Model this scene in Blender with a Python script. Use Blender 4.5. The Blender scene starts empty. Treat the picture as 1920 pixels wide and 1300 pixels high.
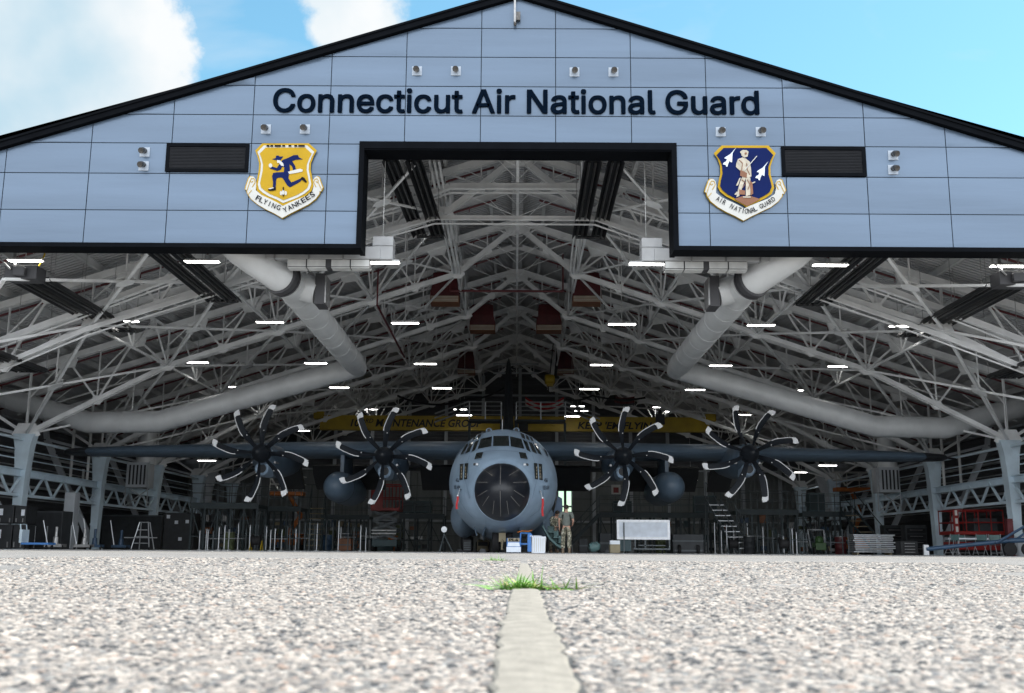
import bpy, bmesh, math, random
from mathutils import Vector, Matrix, Euler
from mathutils.geometry import tessellate_polygon
from mathutils.bvhtree import BVHTree
random.seed(7)
R = math.radians
SC = bpy.context.scene
COL = SC.collection
# ------------------------------------------------------------------ camera
F = 1980.0                       # focal length in pixels of the 1920 px wide photograph
CAMZ = 0.075
CAMROT = Matrix.Rotation(R(0.26), 3, 'Z') @ Matrix.Rotation(R(90 + 10.95), 3, 'X') @ Matrix.Rotation(R(0.40), 3, 'Z')
cam_d = bpy.data.cameras.new('camera'); cam = bpy.data.objects.new('camera', cam_d); COL.objects.link(cam)
cam.location = (0, 0, CAMZ); cam.rotation_euler = CAMROT.to_euler()
cam_d.sensor_width = 36; cam_d.lens = 36 * F / 1920; cam_d.clip_end = 6000; cam_d.clip_start = 0.02
cam_d.dof.use_dof = True; cam_d.dof.focus_distance = 34; cam_d.dof.aperture_fstop = 14
SC.camera = cam
def ray(px, py):
    return (CAMROT @ Vector(((px - 960) / F, (650 - py) / F, -1))).normalized()
def at(px, py, Y):               # the point of the upright plane y = Y seen at a pixel of the photograph
    d = ray(px, py); t = Y / d.y
    return Vector((d.x * t, Y, d.z * t + CAMZ))
# ------------------------------------------------------------------ materials
MATS = {}
def M(name, col, rough=.5, metal=0., var=.12, scale=3., bump=0., bscale=60., spec=.5, stretch=(1, 1, 1), emit=None, estr=0, detail=4, coat=0):
    m = bpy.data.materials.new(name); m.use_nodes = True
    nt = m.node_tree; b = nt.nodes['Principled BSDF']
    tc = nt.nodes.new('ShaderNodeTexCoord'); mp = nt.nodes.new('ShaderNodeMapping'); mp.inputs['Scale'].default_value = stretch
    nt.links.new(tc.outputs['Object'], mp.inputs[0])
    nz = nt.nodes.new('ShaderNodeTexNoise'); nz.inputs['Scale'].default_value = scale; nz.inputs['Detail'].default_value = detail
    nt.links.new(mp.outputs[0], nz.inputs['Vector'])
    rp = nt.nodes.new('ShaderNodeValToRGB')
    rp.color_ramp.elements[0].position = .3; rp.color_ramp.elements[1].position = .7
    rp.color_ramp.elements[0].color = [max(0, c * (1 - var)) for c in col] + [1]
    rp.color_ramp.elements[1].color = [min(1, c * (1 + var)) for c in col] + [1]
    nt.links.new(nz.outputs[0], rp.inputs[0]); nt.links.new(rp.outputs[0], b.inputs['Base Color'])
    b.inputs['Roughness'].default_value = rough; b.inputs['Metallic'].default_value = metal
    b.inputs['Specular IOR Level'].default_value = spec
    if coat: b.inputs['Coat Weight'].default_value = coat
    if bump:
        n2 = nt.nodes.new('ShaderNodeTexNoise'); n2.inputs['Scale'].default_value = bscale; n2.inputs['Detail'].default_value = 4
        nt.links.new(mp.outputs[0], n2.inputs['Vector'])
        bp = nt.nodes.new('ShaderNodeBump'); bp.inputs['Strength'].default_value = 1; bp.inputs['Distance'].default_value = bump
        nt.links.new(n2.outputs[0], bp.inputs['Height']); nt.links.new(bp.outputs[0], b.inputs['Normal'])
    if emit:
        b.inputs['Emission Color'].default_value = list(emit) + [1]; b.inputs['Emission Strength'].default_value = estr
    MATS[name] = m; return m
# ------------------------------------------------------------------ mesh builder
def frame_of(d):
    d = d.normalized(); up = Vector((0, 0, 1))
    if abs(d.dot(up)) > .985: up = Vector((0, 1, 0))
    s = d.cross(up).normalized(); return d, s, s.cross(d).normalized()
class MB:
    def __init__(s): s.v = []; s.f = []; s.m = []
    def add(s, vs, fs, mi=0):
        n = len(s.v); s.v += [tuple(v) for v in vs]; s.f += [tuple(i + n for i in f) for f in fs]; s.m += [mi] * len(fs); return s
    def box(s, a, b, mi=0):
        x0, y0, z0 = a; x1, y1, z1 = b
        return s.add([(x0,y0,z0),(x1,y0,z0),(x1,y1,z0),(x0,y1,z0),(x0,y0,z1),(x1,y0,z1),(x1,y1,z1),(x0,y1,z1)],
                     [(0,3,2,1),(4,5,6,7),(0,1,5,4),(1,2,6,5),(2,3,7,6),(3,0,4,7)], mi)
    def cb(s, c, d, mi=0):       # centre, size
        return s.box([c[i]-d[i]/2 for i in range(3)], [c[i]+d[i]/2 for i in range(3)], mi)
    def bar(s, p, q, w, h=None, mi=0, off=(0, 0)):
        h = h or w; p = Vector(p); q = Vector(q); d, a, u = frame_of(q - p)
        o = a * off[0] + u * off[1]; p = p + o; q = q + o
        vs = [e + a*x*w/2 + u*y*h/2 for e in (p, q) for x, y in ((-1,-1),(1,-1),(1,1),(-1,1))]
        return s.add(vs, [(3,2,1,0),(4,5,6,7),(0,1,5,4),(1,2,6,5),(2,3,7,6),(3,0,4,7)], mi)
    def ibeam(s, p, q, w, h, t=.03, mi=0):
        s.bar(p, q, w, t, mi, (0, h/2)); s.bar(p, q, w, t, mi, (0, -h/2)); return s.bar(p, q, t, h - t, mi)
    def tube(s, pts, r, n=8, mi=0, cap=True):
        pts = [Vector(p) for p in pts]; rs = r if isinstance(r, (list, tuple)) else [r] * len(pts)
        vs = []; fs = []; pa = None
        for i, p in enumerate(pts):
            d = (pts[min(i+1, len(pts)-1)] - pts[max(i-1, 0)])
            d, a, u = frame_of(d)
            if pa is not None:
                a2 = (pa - d * pa.dot(d))
                if a2.length > 1e-4: a = a2.normalized(); u = a.cross(d).normalized()
            pa = a
            for k in range(n):
                t = 2*math.pi*k/n; vs.append(p + a*math.cos(t)*rs[i] + u*math.sin(t)*rs[i])
        for i in range(len(pts)-1):
            for k in range(n):
                fs.append((i*n+k, i*n+(k+1) % n, (i+1)*n+(k+1) % n, (i+1)*n+k))
        if cap: fs.append(tuple(range(n-1, -1, -1))); fs.append(tuple((len(pts)-1)*n+k for k in range(n)))
        return s.add(vs, fs, mi)
    def loft(s, rings, mi=0, cap=True):
        n = len(rings[0]); vs = [p for r_ in rings for p in r_]; fs = []
        for i in range(len(rings)-1):
            for k in range(n): fs.append((i*n+k, i*n+(k+1) % n, (i+1)*n+(k+1) % n, (i+1)*n+k))
        if cap: fs.append(tuple(range(n-1, -1, -1))); fs.append(tuple((len(rings)-1)*n+k for k in range(n)))
        return s.add(vs, fs, mi)
    def lathe(s, c, axis, prof, n=24, mi=0):      # prof: (distance along axis, radius)
        d, a, u = frame_of(Vector(axis)); c = Vector(c)
        return s.loft([[c + d*t + a*math.cos(2*math.pi*k/n)*r + u*math.sin(2*math.pi*k/n)*r for k in range(n)] for t, r in prof], mi)
    def plate(s, pts, thick, mi=0):               # planar polygon (3-D points), extruded by vector thick
        pts = [Vector(p) for p in pts]; n = len(pts); t = Vector(thick)
        tri = tessellate_polygon([pts]); vs = pts + [p + t for p in pts]
        fs = [tuple(x) for x in tri] + [tuple(i+n for i in reversed(x)) for x in tri] + [(i, (i+1) % n, (i+1) % n+n, i+n) for i in range(n)]
        return s.add(vs, fs, mi)
    def wheel(s, c, r, w, axis=(1, 0, 0), mi=0, hub=None):
        c = Vector(c); ax = Vector(axis).normalized()
        s.lathe(c - ax*w/2, ax, [(0, r*.55), (0, r*.86), (w*.12, r*.97), (w*.3, r), (w*.7, r), (w*.88, r*.97), (w, r*.86), (w, r*.55)], 22, mi)
        if hub is not None: s.lathe(c - ax*w*.46, ax, [(0, r*.15), (0, r*.5), (w*.06, r*.56), (w*.86, r*.56), (w*.92, r*.5), (w*.92, r*.15)], 16, hub)
        return s
    def build(s, name, mats, parent=None, smooth=False, recalc=True, bevel=0, loc=None):
        me = bpy.data.meshes.new(name)
        vs = s.v
        me.from_pydata(vs, [], s.f)
        if not isinstance(mats, (list, tuple)): mats = [mats]
        for m in mats: me.materials.append(MATS[m] if isinstance(m, str) else m)
        me.polygons.foreach_set('material_index', s.m)
        if recalc:
            bm = bmesh.new(); bm.from_mesh(me); bmesh.ops.recalc_face_normals(bm, faces=bm.faces); bm.to_mesh(me); bm.free()
        me.update()
        o = bpy.data.objects.new(name, me); COL.objects.link(o)
        if parent is not None: o.parent = parent
        if loc: o.location = loc
        if smooth:
            me.polygons.foreach_set('use_smooth', [True]*len(me.polygons))
            try: me.set_sharp_from_angle(angle=R(38))
            except Exception: pass
        if bevel:
            md = o.modifiers.new('b', 'BEVEL'); md.width = bevel; md.segments = 2; md.limit_method = 'ANGLE'
        return o
def tag(o, label, cat=None, group=None, kind=None):
    if label: o['label'] = label
    if cat: o['category'] = cat
    if group: o['group'] = group
    if kind: o['kind'] = kind
    return o
def thing(name, label, cat, loc=(0, 0, 0), group=None, rz=0):
    o = bpy.data.objects.new(name, None); COL.objects.link(o); o.location = loc; o.rotation_euler = (0, 0, rz)
    o.empty_display_size = .2
    return tag(o, label, cat, group)
KIDS = {}
def kids(o): return [c for c in bpy.data.objects if c.parent == o]
def dup(o, loc=None, rz=None, label=None, parent=None, sx=None):
    c = o.copy(); COL.objects.link(c)
    if parent is not None: c.parent = parent
    if loc is not None: c.location = loc
    if rz is not None: c.rotation_euler = (0, 0, rz)
    if sx is not None: c.scale = (sx, 1, 1)
    if label: c['label'] = label
    for ch in kids(o): dup(ch, parent=c)
    return c
# ------------------------------------------------------------------ text
def load_font():
    try:
        p = bpy.utils.system_resource('DATAFILES', path='fonts')
        return bpy.data.fonts.load(p + '/Inter.woff2')
    except Exception:
        return None
FONT = load_font()
def text_polys(s, bold=0., shear=0., font='inter', ext=0):
    c = bpy.data.curves.new('t', 'FONT'); c.body = s; c.size = 1; c.offset = bold; c.shear = shear; c.resolution_u = 12; c.extrude = ext
    c.fill_mode = 'BOTH'
    if font == 'inter' and FONT: c.font = FONT
    o = bpy.data.objects.new('t', c); COL.objects.link(o)
    dg = bpy.context.evaluated_depsgraph_get(); me = bpy.data.meshes.new_from_object(o.evaluated_get(dg))
    vs = [v.co.copy() for v in me.vertices]; fs = [tuple(p.vertices) for p in me.polygons]
    bpy.data.objects.remove(o); bpy.data.curves.remove(c); bpy.data.meshes.remove(me)
    return vs, fs
def text_into(mb, s, place, bold=0., shear=0., mi=0, font='inter', ext=0, box=None):
    # place(u, v, w) -> 3-D point, u and v running 0..1 over the text's own bounding box
    vs, fs = text_polys(s, bold, shear, font, ext)
    x0 = min(v.x for v in vs); x1 = max(v.x for v in vs); y0 = min(v.y for v in vs); y1 = max(v.y for v in vs)
    if box: y0, y1 = box
    mb.add([place((v.x-x0)/(x1-x0), (v.y-y0)/(y1-y0), v.z) for v in vs], fs, mi)
# ------------------------------------------------------------------ material palette
M('clad', (.118, .166, .234), .30, .35, .12, .5, .030, .8, stretch=(.22, 1, 2.2))
M('black_trim', (.004, .005, .007), .8, spec=.06, metal=0, var=.2, scale=2)
M('seam', (.05, .08, .12), .7)
M('letter', (.002, .006, .014), .9, spec=.02)
M('white_steel', (.84, .85, .85), .5, 0, .14, 1.3, .001, 12)
M('grey_steel', (.45, .48, .51), .5, 0, .18, 1.1, .001, 12)
M('blue_steel', (.60, .72, .80), .5, 0, .15, 1.1)
M('deck', (.56, .56, .57), .65, 0, .12, .35, 0, 3)
M('purlin', (.62, .63, .63), .6, 0, .2, .8)
M('dark_red', (.085, .010, .013), .5, 0, .3, 2)
M('red_pipe', (.12, .02, .025), .5)
M('pale_louvre', (.50, .46, .38), .6)
M('duct', (.66, .675, .68), .48, .15, .1, 1.2, .004, 5)
M('box_paint', (.40, .41, .42), .5, 0, .12, 2)
M('duct_dark', (.05, .05, .055), .5)
M('heater', (.008, .009, .011), .45, .0, .3, 5)
M('slat', (.014, .015, .018), .6, spec=.2)
M('heater_tube', (.12, .12, .12), .3, .8, .2, 5)
M('galv', (.35, .35, .35), .4, .7, .2, 8)
M('lamp', (.9, .9, .86), .4, emit=(1, .985, .94), estr=11)
M('lamp_body', (.62, .63, .62), .4)
M('wall', (.10, .105, .115), .7, 0, .12, .5)
M('wall_dark', (.055, .06, .068), .8, 0, .2, .4)
M('back_panel', (.19, .205, .20), .65, 0, .1, .5)
M('yellow', (.45, .31, .012), .5, 0, .15, 1.5)
M('black_text', (.010, .009, .007), .6)
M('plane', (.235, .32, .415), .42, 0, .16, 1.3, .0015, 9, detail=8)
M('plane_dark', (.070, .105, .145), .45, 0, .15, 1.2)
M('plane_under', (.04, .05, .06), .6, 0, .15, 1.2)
M('flap', (.022, .024, .027), .6)  # near-black: the shadow on the lowered flaps is put into their colour
M('radome', (.006, .008, .013), .38, 0, .15, 2)
M('streak', (.20, .19, .18), .6)
M('glass', (.012, .016, .015), .08, 0, .3, 3, spec=.8)
M('stencil', (.03, .04, .06), .6)
M('blade', (.008, .011, .016), .6, 0, .2, 3, spec=.3)
M('blade_white', (.70, .71, .72), .4, 0, .06, 6)
M('rubber', (.012, .012, .013), .75, 0, .3, 6)
M('hub_metal', (.22, .23, .24), .35, .6)
M('ribbon', (.42, .012, .015), .6)
M('gold', (.50, .31, .018), .7, 0, .06, 3, spec=.2)
M('cream', (.58, .58, .55), .55, 0, .04, 2)
M('navy', (.003, .012, .085), .75, 0, .08, 2, spec=.15)
M('ink', (.004, .005, .01), .75, spec=.15)
M('stone', (.52, .47, .38), .6, 0, .2, 8)
M('brown', (.24, .10, .05), .6)
M('skin', (.42, .24, .17), .55, 0, .1, 20)
M('hair', (.02, .014, .01), .8, 0, .3, 60)
M('shirt', (.13, .145, .13), .85, 0, .12, 9, .004, 14)
M('boot', (.16, .12, .08), .8)
M('teal', (.035, .075, .085), .5, 0, .2, 2)
M('teal_light', (.09, .17, .17), .5, 0, .2, 2)
M('stand', (.024, .040, .045), .55, 0, .25, 2)
M('rail', (.10, .12, .13), .5, 0, .2, 3)
M('alu', (.52, .54, .56), .38, .6, .15, 5)
M('alu_bright', (.75, .77, .80), .4, .3, .1, 5)
M('red', (.24, .014, .012), .45, 0, .15, 3)
M('dark', (.018, .020, .023), .55, 0, .3, 3)
M('charcoal', (.035, .04, .045), .6, 0, .25, 3)
M('blue', (.05, .19, .50), .45, 0, .1, 3)
M('blue_dull', (.03, .07, .13), .45, 0, .2, 3)
M('sign_white', (.70, .76, .84), .45)
M('white_box', (.74, .78, .84), .5, 0, .05, 3)
M('green', (.025, .07, .015), .5)
M('olive', (.08, .10, .045), .7)
M('orange', (.45, .13, .02), .5)
M('khaki', (.28, .24, .16), .8)
M('camcase', (.10, .095, .09), .25, .6, .4, 12)
M('plate_paint', (.42, .48, .56), .5)
def camo():
    m = bpy.data.materials.new('camo'); m.use_nodes = True; nt = m.node_tree; b = nt.nodes['Principled BSDF']
    tc = nt.nodes.new('ShaderNodeTexCoord'); v = nt.nodes.new('ShaderNodeTexVoronoi'); v.inputs['Scale'].default_value = 22
    nt.links.new(tc.outputs['Object'], v.inputs['Vector'])
    rp = nt.nodes.new('ShaderNodeValToRGB'); rp.color_ramp.interpolation = 'CONSTANT'
    cs = [(0, (.10, .10, .07)), (.35, (.24, .22, .16)), (.6, (.40, .38, .30)), (.8, (.06, .06, .045))]
    e = rp.color_ramp.elements
    while len(e) < 4: e.new(.5)
    for i, (p, c) in enumerate(cs): e[i].position = p; e[i].color = c + (1,)
    sp = nt.nodes.new('ShaderNodeSeparateColor'); nt.links.new(v.outputs['Color'], sp.inputs[0]); nt.links.new(sp.outputs[0], rp.inputs[0])
    nt.links.new(rp.outputs[0], b.inputs['Base Color']); b.inputs['Roughness'].default_value = .85; MATS['camo'] = m
camo()
def add_wave_bump(name, axis, scale, dist, strength=1):
    m = MATS[name]; nt = m.node_tree; b = nt.nodes['Principled BSDF']
    tc = nt.nodes.new('ShaderNodeTexCoord'); w = nt.nodes.new('ShaderNodeTexWave'); w.wave_type = 'BANDS'; w.bands_direction = axis
    w.inputs['Scale'].default_value = scale; nt.links.new(tc.outputs['Object'], w.inputs['Vector'])
    bp = nt.nodes.new('ShaderNodeBump'); bp.inputs['Distance'].default_value = dist; bp.inputs['Strength'].default_value = strength
    nt.links.new(w.outputs[0], bp.inputs['Height']); nt.links.new(bp.outputs[0], b.inputs['Normal'])
add_wave_bump('deck', 'Y', 1.3, .09)
add_wave_bump('wall', 'Z', 1.2, .03)
add_wave_bump('back_panel', 'X', .8, .02)
# ------------------------------------------------------------------ world and sun
SUN_EL, SUN_AZ = R(56), R(80)      # azimuth measured from +Y (into the picture) towards +X
w = bpy.data.worlds.new('World'); SC.world = w; w.use_nodes = True
nt = w.node_tree; bg = nt.nodes['Background']; bg.inputs['Strength'].default_value = .15
sky = nt.nodes.new('ShaderNodeTexSky'); sky.sky_type = 'NISHITA'; sky.sun_disc = False
sky.sun_elevation = SUN_EL; sky.sun_rotation = SUN_AZ; sky.air_density = 1.3; sky.dust_density = .6; sky.ozone_density = 2.2
tc = nt.nodes.new('ShaderNodeTexCoord')
nz = nt.nodes.new('ShaderNodeTexNoise'); nz.inputs['Scale'].default_value = 9; nz.inputs['Detail'].default_value = 9; nz.inputs['Roughness'].default_value = .62
nt.links.new(tc.outputs['Generated'], nz.inputs['Vector'])
def math_n(op, a, b=None, clamp=False):
    n = nt.nodes.new('ShaderNodeMath'); n.operation = op; n.use_clamp = clamp
    for i, x in enumerate((a, b)):
        if x is None: continue
        if isinstance(x, (int, float)): n.inputs[i].default_value = x
        else: nt.links.new(x, n.inputs[i])
    return n.outputs[0]
mask = None
for px, py, r in ((-60, 150, .17), (120, 90, .11), (230, 60, .065), (60, 10, .09), (285, 130, .052), (330, 170, .028), (665, 25, .040), (610, 50, .018), (700, 50, .026), (-300, 100, .2), (640, -60, .05)):
    d = ray(px, py); vm = nt.nodes.new('ShaderNodeVectorMath'); vm.operation = 'DISTANCE'
    nt.links.new(tc.outputs['Generated'], vm.inputs[0]); vm.inputs[1].default_value = d
    k = math_n('SUBTRACT', 1.0, math_n('DIVIDE', vm.outputs['Value'], r))
    k = math_n('MULTIPLY', k, math.sqrt(r / .05))
    mask = k if mask is None else math_n('MAXIMUM', mask, k)
# unseen clouds behind the camera, added for the light they give
n3 = nt.nodes.new('ShaderNodeTexNoise'); n3.inputs['Scale'].default_value = 2.6; n3.inputs['Detail'].default_value = 6
nt.links.new(tc.outputs['Generated'], n3.inputs['Vector'])
sx = nt.nodes.new('ShaderNodeSeparateXYZ'); nt.links.new(tc.outputs['Generated'], sx.inputs[0])
behind = math_n('MULTIPLY', math_n('SUBTRACT', n3.outputs[0], .49), 6.0)
behind = math_n('SUBTRACT', behind, math_n('MULTIPLY', math_n('ADD', sx.outputs[1], .15), 9.0))
mask = math_n('MAXIMUM', mask, behind)
fr = math_n('ADD', mask, math_n('MULTIPLY', math_n('SUBTRACT', nz.outputs[0], .5), 2.6))
cov = nt.nodes.new('ShaderNodeMapRange'); cov.interpolation_type = 'SMOOTHSTEP'
cov.inputs['From Min'].default_value = -.05; cov.inputs['From Max'].default_value = .42
nt.links.new(fr, cov.inputs['Value'])
wisp = nt.nodes.new('ShaderNodeTexNoise'); wisp.inputs['Scale'].default_value = 5; wisp.inputs['Detail'].default_value = 8; wisp.inputs['Distortion'].default_value = .6
mpw = nt.nodes.new('ShaderNodeMapping'); mpw.inputs['Scale'].default_value = (1, 1, 2.2); nt.links.new(tc.outputs['Generated'], mpw.inputs[0]); nt.links.new(mpw.outputs[0], wisp.inputs['Vector'])
wv = math_n('MULTIPLY', math_n('SUBTRACT', wisp.outputs[0], .52, True), 1.6, True)
covw = math_n('MAXIMUM', cov.outputs[0], wv)
n2 = nt.nodes.new('ShaderNodeTexNoise'); n2.inputs['Scale'].default_value = 6; n2.inputs['Detail'].default_value = 5; nt.links.new(tc.outputs['Generated'], n2.inputs['Vector'])
cc = nt.nodes.new('ShaderNodeValToRGB'); cc.color_ramp.elements[0].position = .35; cc.color_ramp.elements[1].position = .62
cc.color_ramp.elements[0].color = (2.2, 2.95, 3.4, 1); cc.color_ramp.elements[1].color = (3.75, 3.85, 3.9, 1)
nt.links.new(n2.outputs[0], cc.inputs[0])
tint = nt.nodes.new('ShaderNodeMix'); tint.data_type = 'RGBA'; tint.blend_type = 'MULTIPLY'; tint.inputs['Factor'].default_value = 1
nt.links.new(sky.outputs[0], tint.inputs['A']); tint.inputs['B'].default_value = (.62, .90, .83, 1)
mx = nt.nodes.new('ShaderNodeMix'); mx.data_type = 'RGBA'
nt.links.new(covw, mx.inputs['Factor']); nt.links.new(tint.outputs['Result'], mx.inputs['A']); nt.links.new(cc.outputs[0], mx.inputs['B'])
# unseen clouds behind the camera, brightness raised to light the hangar interior and facade
bk_ = nt.nodes.new('ShaderNodeMix'); bk_.data_type = 'RGBA'; nt.links.new(math_n('MULTIPLY', math_n('SUBTRACT', -.15, sx.outputs[1]), 3.0, True), bk_.inputs['Factor'])
nt.links.new(cc.outputs[0], bk_.inputs['A']); bk_.inputs['B'].default_value = (9.5, 10.0, 10.6, 1); nt.links.new(bk_.outputs['Result'], mx.inputs['B'])
nt.links.new(mx.outputs['Result'], bg.inputs['Color'])
sd = bpy.data.lights.new('sun', 'SUN'); sd.energy = 4.6; sd.angle = R(.55); sd.color = (1, .95, .87)
so = bpy.data.objects.new('sun', sd); COL.objects.link(so)
sv = Vector((math.sin(SUN_AZ)*math.cos(SUN_EL), math.cos(SUN_AZ)*math.cos(SUN_EL), math.sin(SUN_EL)))
so.rotation_euler = sv.to_track_quat('Z', 'Y').to_euler()
SC.view_settings.view_transform = 'Standard'; SC.view_settings.look = 'None'; SC.view_settings.gamma = 1; SC.view_settings.exposure = 0.78
SC.cycles.max_bounces = 8; SC.cycles.diffuse_bounces = 6; SC.cycles.glossy_bounces = 3; SC.cycles.use_denoising = True
SC.cycles.caustics_reflective = False; SC.cycles.caustics_refractive = False
# ------------------------------------------------------------------ ground
def ground_mat():
    m = bpy.data.materials.new('aggregate'); m.use_nodes = True; nt = m.node_tree; b = nt.nodes['Principled BSDF']
    L = nt.links.new
    tc = nt.nodes.new('ShaderNodeTexCoord')
    wn = nt.nodes.new('ShaderNodeTexNoise'); wn.inputs['Scale'].default_value = 90; L(tc.outputs['Object'], wn.inputs['Vector'])
    wm = nt.nodes.new('ShaderNodeVectorMath'); wm.operation = 'SCALE'; wm.inputs['Scale'].default_value = .004; L(wn.outputs['Color'], wm.inputs[0])
    wa = nt.nodes.new('ShaderNodeVectorMath'); wa.operation = 'ADD'; L(tc.outputs['Object'], wa.inputs[0]); L(wm.outputs[0], wa.inputs[1])
    def vor(scale):
        v = nt.nodes.new('ShaderNodeTexVoronoi'); v.voronoi_dimensions = '2D'; v.inputs['Scale'].default_value = scale; L(wa.outputs[0], v.inputs['Vector']); return v
    v1, v2 = vor(135), vor(260)
    s1 = nt.nodes.new('ShaderNodeSeparateColor'); L(v1.outputs['Color'], s1.inputs[0])
    rp = nt.nodes.new('ShaderNodeValToRGB'); e = rp.color_ramp.elements
    cs = [(0, (.05, .055, .065)), (.14, (.11, .115, .13)), (.30, (.19, .185, .18)), (.48, (.28, .262, .245)), (.64, (.27, .21, .18)), (.70, (.31, .29, .265)), (.86, (.44, .42, .39)), (1, (.16, .175, .19))]
    while len(e) < len(cs): e.new(.5)
    for i, (p, c) in enumerate(cs): e[i].position = p; e[i].color = c + (1,)
    L(s1.outputs[0], rp.inputs[0])
    # mortar between the stones
    mr = nt.nodes.new('ShaderNodeMapRange'); mr.inputs['From Min'].default_value = .45; mr.inputs['From Max'].default_value = .75; L(v1.outputs['Distance'], mr.inputs['Value'])
    mo = nt.nodes.new('ShaderNodeMix'); mo.data_type = 'RGBA'; L(mr.outputs[0], mo.inputs['Factor']); L(rp.outputs[0], mo.inputs['A']); mo.inputs['B'].default_value = (.16, .152, .145, 1)
    # wide weathering
    ng = nt.nodes.new('ShaderNodeTexNoise'); ng.inputs['Scale'].default_value = 5; ng.inputs['Detail'].default_value = 7; ng.inputs['Roughness'].default_value = .7; L(tc.outputs['Object'], ng.inputs['Vector'])
    r2 = nt.nodes.new('ShaderNodeValToRGB'); r2.color_ramp.elements[0].position = .38; r2.color_ramp.elements[0].color = (.66, .66, .66, 1); r2.color_ramp.elements[1].position = .60; r2.color_ramp.elements[1].color = (1.06, 1.06, 1.06, 1); L(ng.outputs[0], r2.inputs[0])
    mu = nt.nodes.new('ShaderNodeMix'); mu.data_type = 'RGBA'; mu.blend_type = 'MULTIPLY'; mu.inputs['Factor'].default_value = 1; L(mo.outputs['Result'], mu.inputs['A']); L(r2.outputs[0], mu.inputs['B'])
    L(mu.outputs['Result'], b.inputs['Base Color']); b.inputs['Roughness'].default_value = .82
    hs = nt.nodes.new('ShaderNodeMath'); hs.operation = 'MULTIPLY_ADD'; L(v1.outputs['Distance'], hs.inputs[0]); hs.inputs[1].default_value = -.6
    h2 = nt.nodes.new('ShaderNodeMath'); h2.operation = 'MULTIPLY'; L(v2.outputs['Distance'], h2.inputs[0]); h2.inputs[1].default_value = -.25; L(h2.outputs[0], hs.inputs[2])
    bp = nt.nodes.new('ShaderNodeBump'); bp.inputs['Strength'].default_value = .9; bp.inputs['Distance'].default_value = .004; L(hs.outputs[0], bp.inputs['Height']); L(bp.outputs[0], b.inputs['Normal'])
    MATS['aggregate'] = m
ground_mat()
M('sealant', (.235, .215, .185), .9, 0, .22, 38, .0025, 160)
M('joint_dark', (.05, .05, .05), .9)
M('floor_concrete', (.50, .50, .49), .5, 0, .15, .8)  # floor made pale so it bounces more daylight up to the ceiling
g = MB(); g.add([(-2500, -600, 0), (2500, -600, 0), (2500, 3500, 0), (-2500, 3500, 0)], [(0, 1, 2, 3)])
tag(g.build('ground', 'aggregate'), 'exposed aggregate concrete apron in sunlight', kind='structure')
ZF = 30.0
g = MB(); g.add([(-26, ZF-.5, .004), (26, ZF-.5, .004), (26, 87, .004), (-26, 87, .004)], [(0, 1, 2, 3)])
tag(g.build('hangar_floor', 'floor_concrete'), 'pale smooth concrete hangar floor', kind='structure')
# real relief close to the camera: half-buried stones of the exposed aggregate
def stones():
    rnd = random.Random(3); mb = MB()
    ico = bmesh.new(); bmesh.ops.create_icosphere(ico, subdivisions=1, radius=1)
    iv = [v.co.copy() for v in ico.verts]; ifs = [tuple(v.index for v in f.verts) for f in ico.faces]; ico.free()
    ifs = [f for f in ifs if max(iv[i].z for i in f) > -.2]
    vs = []; fs = []; ms = []
    n = 0
    def put(x, y, r):
        nonlocal n
        a = rnd.random()*6.28; ca, sa = math.cos(a), math.sin(a); ex = rnd.uniform(.8, 1.35)
        hz = r*rnd.uniform(.30, .62); z0 = -hz*rnd.uniform(.0, .35)
        for v in iv:
            k = 1 + rnd.uniform(-.14, .14)
            px = v.x*r*ex*k; py = v.y*r*k
            vs.append((x+px*ca-py*sa, y+px*sa+py*ca, z0+v.z*hz*k))
        mi = rnd.choices(range(6), (4.6, 5.6, 5, 3.7, 3.2, 1.1))[0]
        for f in ifs: fs.append(tuple(i+n for i in f)); ms.append(mi)
        n += len(iv)
    for y0, y1, cnt, r0, r1, wx in ((.30, .75, 15000, .0016, .0044, .75), (.75, 1.4, 18000, .0020, .0048, 1.0), (1.4, 2.4, 17000, .0026, .0056, 1.5), (2.4, 4.5, 15000, .0035, .0072, 2.6), (4.5, 9.0, 9000, .007, .013, 5.2)):
        for _ in range(cnt):
            y = rnd.uniform(y0, y1); x = rnd.uniform(-1, 1)*wx*(y/y1*.6+.4)*.75
            h = joint_half(y)
            if joint_x(y) - h - .004 < x < joint_x(y) + h + .004: continue
            put(x, y, rnd.uniform(r0, r1))
    mb.v = vs; mb.f = fs; mb.m = ms
    o = mb.build('gravel', ['st0', 'st1', 'st2', 'st3', 'st4', 'st5'], recalc=False, smooth=True)
    tag(o, 'small stones of the exposed aggregate surface', kind='stuff')
def joint_x(y): return .0092 + .0075*(y-.6) + .0015*math.sin(y*3)
def joint_half(y): return .0225 + .0015*math.sin(y*7+1)
for i, c in enumerate([(.385, .343, .305), (.285, .252, .224), (.21, .188, .17), (.125, .118, .114), (.045, .045, .048), (.27, .205, .168)]):
    M('st%d' % i, c, .75, 0, .18, 300)
stones()
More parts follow.
